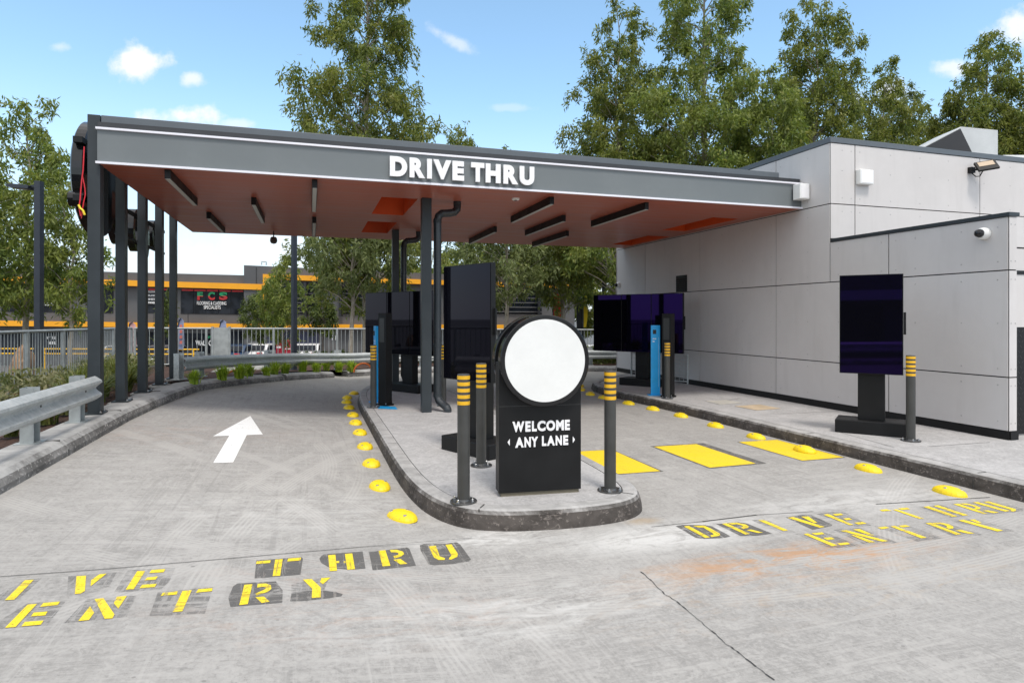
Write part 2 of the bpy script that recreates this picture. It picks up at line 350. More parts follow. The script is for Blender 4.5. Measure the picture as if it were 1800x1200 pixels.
GUM2 = leafy('gum_leaf_fresh', (0.067,0.110,0.030), (0.141,0.199,0.042), (0.250,0.300,0.065), (0.276,0.247,0.073), .40)
GUM3 = leafy('gum_leaf_grey', (0.071,0.101,0.041), (0.146,0.185,0.069), (0.242,0.282,0.113), (0.259,0.256,0.098), .40)
SHRUB = leafy('shrub_leaf', (.035,.055,.015), (.075,.105,.022), (.16,.19,.035))
BLADE = leafy('strappy_leaf', (.035,.060,.012), (.085,.125,.020), (.20,.23,.045), (.30,.24,.11))
BLADEL = leafy('lime_blade', (.14,.22,.02), (.30,.42,.035), (.48,.56,.07))
COVER = leafy('groundcover_leaf', (.05,.07,.025), (.12,.15,.05), (.26,.26,.12), (.42,.35,.26))
MULCH = soil('bark_mulch', (.045,.022,.014), (.15,.075,.05), 16)
EARTH = soil('embankment_soil', (.12,.10,.065), (.27,.22,.15), 7)
def cladding_mat():
    m = M('fibre_cement_cladding'); a = m.noise(.8, 6, .65, dist=.5); b = m.noise(5, 6, .7); f = m.noise(90, 2, .5); s_ = m.noise(1., 5, .6, m.vec((5, 5, .7)), .2)
    c = m.mix(m.ramp(a, .3, .7), (.575,.548,.535), (.615,.588,.575)); c = m.mix(m.ramp(b, .45, .75, 0, .22), c, (.65,.625,.61)); c = m.mix(m.ramp(s_, .5, .72, 0, .28), c, (.50,.475,.46)); gi = m.n('ShaderNodeNewGeometry'); c = m.mix(1., c, m.mix(gi.outputs['Random Per Island'], (.955,.95,.945), (1.,1.,1.)), 'MULTIPLY'); c = m.mix(m.ramp(f, .5, .75, 0, .12), c, (.45,.43,.42))
    m.set(Base_Color=c, Roughness=.6); m.bump(b, .05, .004); return m.m
CLAD = cladding_mat()
def soffit_mat():
    m = M('soffit_terracotta'); a = m.noise(1., 6, .65, m.vec((.7, 9, 1)), .3); b = m.noise(1.4, 4, .6)
    c = m.mix(m.ramp(a, .35, .68), (.35,.090,.055), (.46,.145,.095)); c = m.mix(m.ramp(b, .35, .7, 0, .5), c, (.40,.10,.058))
    m.set(Base_Color=c, Roughness=m.ramp(a, .3, .7, .30, .46)); m.b.inputs['Specular IOR Level'].default_value = .3; return m.m
SOFFIT = soffit_mat()
LED = M('led_strip').set(Base_Color=(.72,.71,.76), Roughness=.4, Emission_Color=(.92,.9,1.), Emission_Strength=.06).m
DIFFUSER = painted('lamp_diffuser', (.50,.49,.45), .5, .03)

# ------------------------------------------------------------------ ground, road, kerbs, island, path
vs_ = [-2.3,-2.1,-1.6,-1.0,-.4,.2,.6,.9,1.3,4,8,14,30,60]; us_ = [-14,-6,0,3,6,9,12,15,18,21.2]
g = MB(); g.add([(v, u, road_z(v)) for u in us_ for v in vs_], [(j*len(vs_)+i, j*len(vs_)+i+1, (j+1)*len(vs_)+i+1, (j+1)*len(vs_)+i) for j in range(len(us_)-1) for i in range(len(vs_)-1)])
structure(g.build('road', CONC, smooth=True))
g = MB(); g.face([(-900,-900,-1.65),(900,-900,-1.65),(900,900,-1.65),(-900,900,-1.65)])
structure(g.build('ground', concrete('car_park_asphalt', (.13,.13,.13), False, .2)))

# left kerb (runs straight beside the posts, then curls round the far bed)
LK = [(-2.2,-12),(-2.2,0),(-2.2,6),(-2.2,9.2),(-2.14,10.4),(-2.05,11.5),(-1.93,12.7),(-1.67,13.45),(-1.24,14.4),(-.57,15.65)]
LK2 = [(-.50,15.76),(.0,16.55),(.62,17.4)]; LK3 = [(1.0,17.75),(1.9,18.15),(2.9,18.35)]; LK4 = [(2.98,18.36),(4.2,18.45),(5.6,18.3),(7.0,17.8),(8.6,17.1),(11,16.6),(16,16.5)]
kprof = [(0,-.03),(0,.05),(.025,.105),(.07,.14),(.13,.15),(.42,.15),(.42,-.03)]
def lz(p): return (p[0], p[1], road_z(p[0]))
def fine(path, n=4):
    out = []
    for i in range(len(path)-1):
        for k in range(n): t = k/n; out.append((path[i][0]*(1-t)+path[i+1][0]*t, path[i][1]*(1-t)+path[i+1][1]*t))
    return out+[path[-1]]
for pth in (LK, LK2, LK3, LK4):
    k = MB(); k.sweep([lz(p) for p in fine(pth)], kprof); structure(k.build('kerb', KERB_PALE, smooth=True))
# kerb joints on the left kerb
j = MB()
for u in (3.4,5.0,7.05,9.1,11.3):
    z0 = road_z(-2.2); j.box((-2.62,u-.006,z0), (-2.197,u+.006,z0+.06)); j.box((-2.62,u-.006,z0+.06), (-2.272,u+.006,z0+.154))
structure(j.build('kerb_joint', JOINT))

# island: kerb ring and slab
ISL = [(.84,11.5),(.84,9),(.84,7.6),(.84,6.4),(.87,5.65),(.95,5.15),(1.08,4.83),(1.25,4.67),(1.5,4.57),(1.9,4.51),(2.3,4.52),(2.53,4.61),(2.69,4.80),(2.78,5.2),(2.81,5.9),(2.82,8),(2.82,12),(2.75,12.9),(2.52,13.9),(2.2,14.5),(1.8,14.75),(1.5,14.65),(1.25,14.2),(1.05,13.5),(.9,12.6)]
def smooth_loop(p, it=2):
    for _ in range(it):
        q = []
        for i in range(len(p)):
            a, b = p[i], p[(i+1) % len(p)]; q += [(a[0]*.75+b[0]*.25, a[1]*.75+b[1]*.25), (a[0]*.25+b[0]*.75, a[1]*.25+b[1]*.75)]
        p = q
    return p
ISL = smooth_loop(ISL, 2)
def inset(p, d):
    out = []; n = len(p)
    for i in range(n):
        a, b = Vector(p[i-1]), Vector(p[(i+1) % n]); t = (b-a).normalized(); out.append((p[i][0]-t.y*d, p[i][1]+t.x*d))
    return out
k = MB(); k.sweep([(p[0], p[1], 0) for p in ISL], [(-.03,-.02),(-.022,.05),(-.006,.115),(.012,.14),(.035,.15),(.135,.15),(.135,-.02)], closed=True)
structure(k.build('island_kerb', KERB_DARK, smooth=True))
inn = inset(ISL, .143); k = MB(); k.prism(inn, -.02, .149); structure(k.build('traffic_island', CONC_PATH))
j = MB(); j.sweep([(p[0], p[1], 0) for p in ISL], [(.1355,.10),(.1355,.146),(.1425,.146),(.1425,.10)], closed=True)
def cutline(p, q): # a mortar joint across the kerb
    d = (Vector(q)-Vector(p)).normalized()*.005; n_ = Vector((-d.y, d.x))
    j.face([(p[0]+n_.x, p[1]+n_.y, .1535), (q[0]+n_.x, q[1]+n_.y, .1535), (q[0]-n_.x, q[1]-n_.y, .1535), (p[0]-n_.x, p[1]-n_.y, .1535)])
    e = Vector(p)-d.normalized()*.037
    j.face([(e.x+n_.x, e.y+n_.y, .0), (p[0]+n_.x-d.x*5, p[1]+n_.y-d.y*5, .152), (p[0]-n_.x-d.x*5, p[1]-n_.y-d.y*5, .152), (e.x-n_.x, e.y-n_.y, .0)])
def near_isl(pt):
    i = min(range(len(ISL)), key=lambda i: (ISL[i][0]-pt[0])**2+(ISL[i][1]-pt[1])**2); return inset(ISL, .03)[i], inset(ISL, .13)[i]
for (x, y) in ((838,893),(1120,870),(678,783)): a = at(x, y, .15); cutline(*near_isl(a[:2]))
structure(j.build('island_joint', JOINT))

# footpath beside the building
FP = [(5.96,-12),(5.96,3),(5.96,5.8),(5.97,8),(5.95,9.6),(5.9,10.8),(5.84,11.9),(5.9,12.6),(6.1,13.15),(6.55,13.7),(7.3,14.45),(8.3,15.4)]
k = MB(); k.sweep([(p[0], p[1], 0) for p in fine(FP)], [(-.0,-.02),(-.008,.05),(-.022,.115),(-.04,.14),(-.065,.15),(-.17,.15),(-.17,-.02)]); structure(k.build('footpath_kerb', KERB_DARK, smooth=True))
inner = [(p[0]+.178, p[1]) for p in FP[:7]] + [(6.08,12.55),(6.25,13.03),(6.68,13.55),(7.42,14.3),(8.4,15.25)]
k = MB(); k.prism(inner + [(40,15.25),(40,-12)], -.02, .149); structure(k.build('footpath', CONC_PATH))
j = MB(); pj = [(p[0]+.174, p[1]) for p in FP[:7]]
for a, b in zip(pj, pj[1:]): j.face([(a[0]-.004,a[1],.1535),(a[0]+.004,a[1],.1535),(b[0]+.004,b[1],.1535),(b[0]-.004,b[1],.1535)])
def strip(mb, p, q, z, w_): d = (Vector(q[:2])-Vector(p[:2])).normalized(); n_ = Vector((-d.y, d.x))*w_/2; mb.face([(p[0]+n_.x,p[1]+n_.y,z),(q[0]+n_.x,q[1]+n_.y,z),(q[0]-n_.x,q[1]-n_.y,z),(p[0]-n_.x,p[1]-n_.y,z)])
for p, q in [((1800-60,777),(1630,785)),((1470,758),(1572,786)),((1255,707),(1300,700)),((1340,729),(1480,722))]: strip(j, at(*p, .15), at(*q, .15), .1535, .008)
for u in (2.3,4.35,6.5,8.65,10.8): j.box((5.957,u-.005,.0), (5.99,u+.005,.09)); strip(j, (6.02,u), (6.13,u), .1535, .01)
structure(j.build('footpath_joint', JOINT))
# pale trowelled patches and access covers in the footpath
def flat(name, pts, mat, z, lab, cat, t=.004):
    k = MB(); k.add([(p[0],p[1],z-t) for p in pts]+[(p[0],p[1],z) for p in pts], [(4,5,6,7),(0,1,5,4),(1,2,6,5),(2,3,7,6),(3,0,4,7)]); return tag(k.build(name, mat), lab, cat)
flat('access_cover', [at(x,y,.15) for x,y in ((1290,714),(1370,721),(1335,711),(1345,711))][:0] or [at(1292,714,.15),at(1330,721,.15),at(1372,718,.15),at(1335,711,.15)], painted('cover_tan', (.52,.41,.28), .8), .156, 'tan square access cover set in the footpath near the wall', 'access cover')
flat('access_cover', [at(1240,705,.15),at(1265,711,.15),at(1305,708,.15),at(1275,703,.15)], painted('cover_grey', (.50,.48,.43), .8), .156, 'grey-cream access cover farther back on the footpath', 'access cover')

# saw-cut and crack lines in the slab
j = MB()
pts = [on_road(x, y) for x, y in ((-60,1018),(190,1000),(450,977.5),(640,961),(830,945.5))]
for a, b in zip(pts, pts[1:]): j.face([(a[0],a[1]-.0028,road_z(a[0])+.004),(b[0],b[1]-.0028,road_z(b[0])+.004),(b[0],b[1]+.0028,road_z(b[0])+.004),(a[0],a[1]+.0028,road_z(a[0])+.004)])
for p, q, w_ in [((1145,926),(1235,916.5),.006),((1235,916.5),(1330,905),.012),((1330,905),(1430,899),.006),((1540,886),(1740,874),.010)]: strip(j, at(*p), at(*q), .004, w_)
cr = [(1132,1009),(1148,1024),(1168,1044),(1190,1058),(1215,1079),(1245,1104),(1275,1131),(1300,1148),(1330,1172),(1370,1202)]
crf = []
for i in range(len(cr)-1):
    for k_ in range(5): t = k_/5; crf.append((cr[i][0]*(1-t)+cr[i+1][0]*t+random.uniform(-1.1,1.1), cr[i][1]*(1-t)+cr[i+1][1]*t+random.uniform(-.8,.8)))
crf = [(1126,1005)]+crf
for i in range(len(crf)-1): strip(j, at(*crf[i]), at(*crf[i+1]), .004, random.choice((.003,.0035,.0045,.007)))
structure(j.build('slab_crack', JOINT))

# ------------------------------------------------------------------ painted road markings
def paint_poly(mb, pts, dz=.006):
    q = [on_road(*p) for p in pts]; bm = bmesh.new(); bm.faces.new([bm.verts.new((a[0], a[1], 0)) for a in q])
    bmesh.ops.bisect_plane(bm, geom=list(bm.verts)+list(bm.edges)+list(bm.faces), plane_co=(.9,0,0), plane_no=(1,0,0), dist=1e-5); bm.verts.index_update()
    mb.add([(v.co.x, v.co.y, road_z(v.co.x)+dz) for v in bm.verts], [tuple(v.index for v in f.verts) for f in bm.faces]); bm.free()
def zm(sc, ox, oy, polys): return [[(ox+x/sc, oy+y/sc) for x, y in p] for p in polys]
ZA = lambda P: zm(4, 0, 940, P); ZB = lambda P: zm(4, 430, 930, P); ZC = lambda P: zm(5.4545, 1170, 850, P); ZD = lambda P: zm(5.4545, 1470, 850, P)
def arc_d(o, i):  # a bowl as a strip between outer and inner outlines
    return [[o[k], o[k+1], i[k+1], i[k]] for k in range(len(o)-1)]
LEFT = [('letter', ZA([[(175,320),(238,317),(100,457),(35,460)]])),
 ('letter', ZA([[(538,292),(605,288),(597,395),(568,413),(526,417)], [(697,279),(750,273),(637,362),(640,320)]])),
 ('letter', ZA([[(965,256),(1022,254),(940,383),(884,386)], [(1065,248),(1163,241),(1150,263),(1050,270)], [(1035,300),(1110,293),(1095,315),(1016,321)], [(1000,352),(1102,345),(1088,368),(980,377)]])),
 ('letter', ZB([[(85,227),(183,219),(180,238),(80,246)], [(215,215),(268,211),(250,328),(197,331)], [(305,208),(397,200),(393,220),(300,228)]])),
 ('letter', ZB([[(587,184),(638,180),(650,292),(598,296)], [(640,226),(665,224),(665,238),(641,240)], [(705,175),(757,171),(776,282),(722,286)], [(695,226),(708,225),(710,238),(697,239)]])),
 ('letter', ZB([[(942,152),(990,149),(1025,258),(970,262)], [(1045,215),(1095,210),(1145,244),(1095,248)]] + arc_d([(1020,147),(1070,145),(1112,158),(1122,175),(1100,192),(1055,207)], [(1030,163),(1065,164),(1080,168),(1084,176),(1075,183),(1045,190)]))),
 ('letter', ZB([[(1293,121),(1345,117),(1372,192),(1330,198)], [(1330,198),(1372,192),(1410,205),(1405,217),(1360,217)], [(1412,110),(1455,107),(1500,175),(1455,185)], [(1455,185),(1500,175),(1495,195),(1450,215),(1435,213),(1440,202)]])),
 ('letter', ZA([[(195,491),(260,487),(108,650),(35,655)], [(305,480),(422,470),(405,495),(282,507)], [(237,548),(335,540),(318,567),(217,575)], [(175,613),(307,603),(287,632),(150,645)]])),
 ('letter', ZA([[(633,503),(662,548),(625,600),(550,607)], [(665,452),(727,446),(805,560),(790,588),(735,591)], [(822,436),(892,430),(832,520),(800,482)]])),
 ('letter', ZA([[(1145,408),(1250,398),(1243,420),(1130,430)], [(1283,396),(1348,390),(1282,538),(1213,545)], [(1395,383),(1495,376),(1490,396),(1378,408)]])),
 ('letter', ZB([[(-2,392),(55,388),(22,528),(-38,535)], [(75,478),(135,474),(175,510),(120,520)]] + arc_d([(92,385),(150,383),(185,395),(188,420),(165,440),(85,467)], [(88,412),(130,405),(147,410),(148,420),(135,428),(75,455)]))),
 ('letter', ZB([[(410,355),(470,350),(535,410),(475,420)], [(475,420),(535,410),(535,480),(472,485)], [(540,345),(605,340),(550,388),(530,372)]]))]
RIGHT = [('letter', ZC([[(175,411),(222,405),(425,515),(380,521)]] + arc_d([(262,405),(370,403),(430,430),(520,480),(522,500),(440,512)], [(310,420),(362,421),(400,445),(455,478),(460,490),(425,497)]))),
 ('letter', ZC([[(540,385),(585,380),(808,482),(765,488)], [(775,447),(820,440),(935,470),(890,474)]] + arc_d([(595,380),(680,375),(770,393),(797,410),(790,425),(745,435)], [(640,392),(685,389),(728,400),(743,410),(738,415),(715,421)]))),
 ('letter', ZC([[(888,352),(940,348),(1175,448),(1130,454)]])),
 ('letter', ZC([[(1172,328),(1225,320),(1525,415),(1480,423)], [(1300,317),(1365,313),(1455,375),(1420,376)]])),
 ('letter', [[(1447.8,904.6),(1456,903.5),(1500.2,922.4),(1493,923)]] + ZC([[(1598,292),(1680,286),(1705,300),(1630,307)], [(1700,335),(1760,330),(1790,345),(1735,350)]]) + ZD([[(170,375),(250,367),(292,382),(215,392)]])),
 ('letter', ZD([[(415,252),(480,245),(535,260),(440,265)],[(540,249),(580,245),(842,335),(795,338)],[(590,238),(680,230),(710,245),(630,252)]])),
 ('letter', ZD([[(835,222),(885,217),(1160,313),(1110,317)],[(930,213),(980,208),(1265,302),(1215,306)]])),
 ('letter', ZD([[(1122,197),(1170,192),(1455,288),(1410,291)],[(1400,260),(1450,255),(1560,277),(1510,283)]] + arc_d([(1185,190),(1250,190),(1330,208),(1385,230),(1375,245),(1335,246)], [(1240,205),(1260,204),(1305,216),(1335,228),(1338,236),(1320,240)]))),
 ('letter', ZD([[(1310,180),(1355,176),(1600,245),(1560,252)],[(1560,252),(1600,245),(1665,260),(1620,268)],[(1410,175),(1460,170),(1720,245),(1680,252)],[(1680,252),(1720,245),(1724,260),(1700,267),(1665,262)]])),
 ('letter', ZC([[(1320,483),(1365,478),(1648,592),(1600,601)], [(1398,476),(1500,467),(1525,484),(1440,493)], [(1512,520),(1590,514),(1622,533),(1548,541)], [(1638,573),(1740,563),(1770,580),(1680,591)]])),
 ('letter', ZD([[(38,452),(95,446),(497,550),(445,557)], [(160,440),(225,436),(368,497),(325,497)], [(140,492),(195,496),(375,562),(320,568)]])),
 ('letter', ZD([[(395,421),(475,412),(515,424),(435,438)], [(520,411),(560,404),(868,518),(815,524)], [(595,405),(665,397),(710,410),(635,420)]])),
 ('letter', ZD([[(855,380),(905,375),(1200,485),(1150,490)], [(1140,450),(1190,442),(1325,476),(1270,482)]] + arc_d([(918,378),(1000,372),(1080,390),(1125,412),(1120,430),(1080,434)], [(950,390),(1000,387),(1040,398),(1062,410),(1060,418),(1050,420)]))),
 ('letter', ZD([[(1165,352),(1220,346),(1600,450),(1545,458)], [(1278,347),(1330,342),(1395,378),(1360,380)]]))]
DPATCH = paint_worn('dark_stencil_patch', (.115,.11,.105), (.33,.32,.30), .52, .85, 3.5, .88)
PPATCH = paint_worn('pale_stencil_patch', (.16,.155,.15), (.345,.335,.325), .47, .9, 3, .46)
def words(name, label, letters, dark, pale):
    a = [p for _, ps in letters for q in ps for p in [on_road(*x) for x in q]]; c = (sum(p[0] for p in a)/len(a), sum(p[1] for p in a)/len(a), 0.)
    root = thing(name, label, 'road marking', (c[0], c[1], road_z(c[0])))
    for (ps, mt) in ((dark, DPATCH), (pale, PPATCH)):
        if not ps: continue
        for q in ps:
            m = MB(); paint_poly(m, q, .0016); m.build('patch', mt, root, world=True)
    for nm, ps in letters:
        m = MB()
        for q in ps: paint_poly(m, q, .0034)
        m.build(nm, ROADYEL, root, world=True)
    return root
words('stencilled_words', 'worn yellow stencilled words on dark patches across the left lane', LEFT,
      ZB([[(1232,112),(1262,102),(1490,90),(1515,105),(1592,212),(1575,225),(1330,252),(1292,244),(1238,150)], [(875,160),(1140,127),(1158,135),(1205,255),(900,288)], [(545,182),(560,175),(830,155),(850,275),(740,285),(600,270),(537,235),(526,205)], [(82,218),(400,195),(410,205),(392,318),(70,345)], [(330,445),(440,432),(560,430),(640,440),(690,455),(680,470),(560,488),(400,505),(320,507)], [(-80,400),(-50,380),(220,365),(268,430),(265,515),(-100,545),(-115,480)]]),
      ZB([[(330,385),(600,330),(560,426),(430,429),(328,440)]]) + ZA([[(180,312),(300,300),(130,450),(0,470),(0,420)], [(480,288),(820,262),(770,360),(600,425),(470,425)], [(900,246),(1235,228),(1190,330),(1130,382),(800,405)], [(195,480),(470,458),(330,635),(0,660),(0,600)], [(610,450),(960,425),(890,575),(450,620)], [(1110,400),(1500,365),(1440,555),(1050,570)]]))
words('stencilled_words', 'bright yellow stencilled words on grey patches across the right lane', RIGHT,
      ZC([[(97,405),(160,393),(380,395),(445,407),(628,505),(560,518),(370,528),(290,518)], [(485,385),(700,368),(780,380),(1025,478),(860,498),(720,500)], [(1150,320),(1320,294),(1400,300),(1600,390),(1590,405),(1410,440)]]),
      ZC([[(822,348),(950,340),(1245,460),(1100,468)], [(1445,290),(1620,265),(1720,275),(1975,400),(1820,412)], [(1240,480),(1480,460),(1550,470),(1890,600),(1600,615),(1555,608)]]) + ZD([[(-30,440),(220,420),(600,565),(290,590)], [(360,405),(660,390),(1030,520),(780,555)], [(830,372),(1010,362),(1420,490),(1130,510)], [(1080,350),(1330,335),(1720,455),(1540,465)], [(800,225),(1000,200),(1330,310),(1100,325)], [(1100,190),(1480,160),(1800,235),(1790,260),(1450,298)]]))
m = MB(); AR = [(440,731),(462,763.6),(433.8,764.6),(409.8,812.6),(374.8,813.6),(403,765.8),(374.3,766.7)]
q = [on_road(*p) for p in AR]; m.add([(a[0],a[1],road_z(a[0])+.003) for a in q], [(0,1,2,5,6),(2,3,4,5)])
tag(m.build('lane_arrow', ROADWHITE), 'white straight-ahead arrow painted in the left lane', 'road marking')
m = MB(); paint_poly(m, [(452,730),(460,730),(478,762),(470,762)], .004)
for P, und, lab in [([(3.04,7.03),(3.52,7.0),(3.52,5.87),(3.04,5.89)], None, 'solid yellow rectangle painted against the island kerb'),
               ([(4.11,7.0),(4.71,6.98),(4.71,5.85),(4.11,5.84)], [(4.08,7.05),(4.84,7.02),(4.84,5.82),(4.08,5.80)], 'solid yellow rectangle painted in the middle of the right lane, dark edged'),
               ([(5.31,6.92),(5.89,6.9),(5.89,5.80),(5.31,5.81)], None, 'solid yellow rectangle painted against the footpath kerb')]:
    r_ = thing('yellow_rectangle', lab, 'road marking', (P[0][0], P[0][1], 0), 0, 'yellow rectangles across the right lane')
    if und is None: und = [(P[0][0]-.02,P[0][1]+.02),(P[1][0]+.02,P[1][1]+.02),(P[2][0]+.03,P[2][1]-.02),(P[3][0]-.02,P[3][1]-.02)]
    k = MB(); k.face([(p[0],p[1],.0016) for p in und]); k.build('patch', DPATCH, r_, world=True)
    k = MB(); k.face([(p[0],p[1],.0034) for p in P]); k.build('paint', PATCHYEL, r_, world=True)

# ------------------------------------------------------------------ kerb reflector domes
def dome_mesh():
    m = MB(); nu, nv = 20, 7; vs = []; fs = []
    for i in range(nv):
        a = i/(nv-1)*PI/2; rr = math.cos(a)**.8 if i < nv-1 else 0.02; h = math.sin(a)
        for k in range(nu): t = 2*PI*k/nu; vs.append((rr*.098*math.copysign(abs(math.cos(t))**.9, math.cos(t)), rr*.155*math.sin(t), .066*h))
    for i in range(nv-1):
        for k in range(nu): fs.append((i*nu+k, i*nu+(k+1) % nu, (i+1)*nu+(k+1) % nu, (i+1)*nu+k))
    fs += [tuple(range((nv-1)*nu, nv*nu)), tuple(range(nu))[::-1]]
    m.add(vs, fs); return m
def make_dome():
    r_ = thing('kerb_dome', '', 'road stud', (0,0,0), 0, 'yellow domes along the kerbs')
    dome_mesh().build('shell', YEL, r_, smooth=True)
    for (x, y) in ((-.035,-.085),(-.035,.085),(.05,0.)):
        h = .066*math.sqrt(max(0, 1-(x/.098)**2-(y/.155)**2))
        k = MB(); k.lathe([(.016,-.008),(.016,.002),(.010,.006),(.001,.007)], 8, (x,y,h)); k.build('bolt', CHROME, r_, smooth=True)
    return r_
ords = ['nearest','second nearest','third nearest','fourth nearest','fifth nearest','sixth nearest','seventh nearest','eighth nearest','ninth nearest','tenth nearest','eleventh nearest','twelfth nearest']
dome0 = make_dome(); first = True
DL = [(.70,5.07),(.62,6.01),(.63,6.97),(.64,7.92),(.65,8.9),(.65,9.75),(.66,10.55),(.65,11.43),(.65,12.19),(.70,12.91),(.88,13.74)]
DR = [(5.62,4.32),(5.65,5.24),(5.70,6.2),(5.72,7.1),(5.74,8.02),(5.78,9.0),(5.74,9.82),(5.68,10.6),(5.61,11.5),(5.60,12.12),(5.74,12.91),(6.02,13.6)]
for i, (v, u) in enumerate(DL):
    lab = f'yellow dome along the left side of the island, {ords[i]} in its row'; rz = [.5,.1,0,0,0,0,0,0,0,-.2,-.35][i]
    if first: dome0.location = (v,u,road_z(v)-.002); dome0.rotation_euler = (0,0,rz); dome0['label'] = lab; first = False
    else: dup(dome0, (v,u,road_z(v)-.002), rz, lab)
for i, (v, u) in enumerate(DR):
    lab = f'yellow dome along the right footpath kerb, {ords[i]} in its row'
    if i == 2: lab = 'yellow dome standing on the yellow painted rectangle by the footpath kerb'
    dup(dome0, (v,u,(.010 if i == 2 else 0)-.002), PI+[0,0,0,0,0,0,.05,.1,.1,-.2,-.5,-.7][i], lab)

# ------------------------------------------------------------------ bollards
def make_bollard():
    r_ = thing('bollard', '', 'bollard', (0,0,0), 0, 'charcoal bollards with yellow bands')
    k = MB(); k.lathe([(.05,.0),(.05,1.012),(.047,1.02),(.001,1.024)], 28); k.build('post', STEEL_B, r_, smooth=True)
    for i in range(5):
        t = 1.008-i*.0507; k = MB(); k.lathe([(.0508,t-.029),(.0513,t-.028),(.0513,t-.001),(.0508,t)], 28); k.build('reflective_band', BAND, r_, smooth=True)
    bp = MB(); bp.lathe([(.108,.0),(.108,.010),(.104,.013),(.058,.013),(.053,.024),(.0505,.026)], 28); p = bp.build('base_plate', painted('plate_steel', (.10,.10,.10), .3, .1, 5, .6) if 'plate_steel' not in bpy.data.materials else bpy.data.materials['plate_steel'], r_, smooth=True)
    for a in (45,135,225,315):
        k = MB(); k.lathe([(.013,.012),(.013,.022),(.008,.023),(.008,.034),(.006,.036)], 6, (.082*math.cos(R(a)), .082*math.sin(R(a)), 0)); k.build('bolt', CHROME, p)
    return r_
bol = make_bollard()
BL = [((1.17,4.93),'charcoal bollard with yellow bands at the front left corner of the island'),
      ((1.62,6.07),'charcoal bollard close behind the left side of the black welcome sign'),
      ((2.43,4.86),'charcoal bollard with yellow bands right of the black welcome sign'),
      ((6.83,5.73),'charcoal bollard standing alone beside the portrait screen on the footpath'),
      ((6.19,10.08),'charcoal bollard in front of the right blue and black speaker posts'),
      ((.99,10.55),'charcoal bollard in front of the left blue panel post on the island edge'),
      ((2.12,10.4),'charcoal bollard half hidden behind the front drainpipe'),
      ((2.50,10.5),'charcoal bollard half hidden behind the tall portrait screen on the island')]
for i, (p, lab) in enumerate(BL):
    if i == 0: bol.location = (*p, .149); bol['label'] = lab
    else: dup(bol, (*p, .149), random.uniform(-.3,.3), lab)

# ------------------------------------------------------------------ lettering helper
def glyph(txt, bold=.03, ext=.0):
    cu = bpy.data.curves.new('t', 'FONT'); cu.body = txt; cu.offset = bold; cu.resolution_u = 6; cu.fill_mode = 'FRONT'
    ob = bpy.data.objects.new('t', cu); COL.objects.link(ob); bpy.context.view_layer.update()
    me = bpy.data.meshes.new_from_object(ob.evaluated_get(bpy.context.evaluated_depsgraph_get()))
    bpy.data.objects.remove(ob); bpy.data.curves.remove(cu)
    v = [tuple(q.co) for q in me.vertices]; f = [tuple(p.vertices) for p in me.polygons]; bpy.data.meshes.remove(me)
    x0, x1 = min(p[0] for p in v), max(p[0] for p in v); y0, y1 = min(p[1] for p in v), max(p[1] for p in v)
    return [((p[0]-x0)/(x1-x0), (p[1]-y0)/(y1-y0)) for p in v], f
def letters_mesh(txt, o, ux, uz, thick, bold=.03, shear=0.):
    """text fitted into a box: o = lower left, ux = width vector, uz = height vector; raised by thick towards the viewer"""
    v, f = glyph(txt, bold); o, ux, uz = Vector(o), Vector(ux), Vector(uz); n_ = ux.cross(uz).normalized()
    bm = bmesh.new(); vv = [bm.verts.new(o+ux*p[0]+uz*p[1]) for p in v]
    for q in f:
        try: bm.faces.new([vv[i] for i in q])
        except ValueError: pass
    bmesh.ops.remove_doubles(bm, verts=bm.verts, dist=1e-5); bmesh.ops.recalc_face_normals(bm, faces=bm.faces)
    r_ = bmesh.ops.extrude_face_region(bm, geom=list(bm.faces)); bmesh.ops.translate(bm, verts=[e for e in r_['geom'] if isinstance(e, bmesh.types.BMVert)], vec=n_*thick)
    bmesh.ops.recalc_face_normals(bm, faces=bm.faces)
    bm.verts.index_update(); m = MB(); m.add([tuple(q.co) for q in bm.verts], [tuple(q.index for q in p.verts) for p in bm.faces]); bm.free(); return m

# ------------------------------------------------------------------ welcome sign
sa = R(-5.5); ws = thing('welcome_sign', 'black monolith sign with plain white disc on top at the island tip', 'sign', ((1.46+2.15)/2+.02, (4.97+4.84)/2+.02, .149), sa)
k = MB(); k.box((-.352,0,.03), (.352,.15,1.10)); k.build('panel', BLACK, ws, bevel=.004)
k = MB(); k.box((-.335,.012,-.0), (.335,.14,.03)); k.build('plinth', painted('plinth_mortar', (.16,.14,.10), .9), ws)
k = MB(); k.box((-.3525,-.0005,.74), (.3525,.1505,.743)); k.build('panel_seam', painted('seam_grey', (.05,.05,.05), .5), ws)
for (y0, nm) in ((-.035, 'front'), (.225, 'rear')):
    k = MB(); k.lathe([(.372,-.05),(.376,-.046),(.376,.046),(.370,.052),(.340,.052)], 72, (.018, y0, 1.118), 'y'); d = k.build('disc_rim', BLACKGLOSS, ws, smooth=True)
    k = MB(); k.lathe([(.3385,.04),(.3385,.0525),(.337,.0545),(.001,.0545)], 72, (.018, y0, 1.118), 'y'); k.build('disc_face', WHITEP, d, smooth=True)
kx = lambda x: (x-947)/148*.70; kz = lambda y: (873-y)/1110*5.18
def spaced(parts, x0, x1, z0, z1):
    for ch, a, b in parts: letters_mesh(ch, (x0+(x1-x0)*a, -.002, z0), ((x1-x0)*(b-a), 0, 0), (0, 0, z1-z0), .006, .05).build('letter', LETTER, ws)
spaced([('W',0,.205),('E',.222,.312),('L',.335,.42),('C',.43,.572),('O',.585,.742),('M',.758,.895),('E',.912,1)], kx(896), kx(1000), kz(759.5), kz(741))
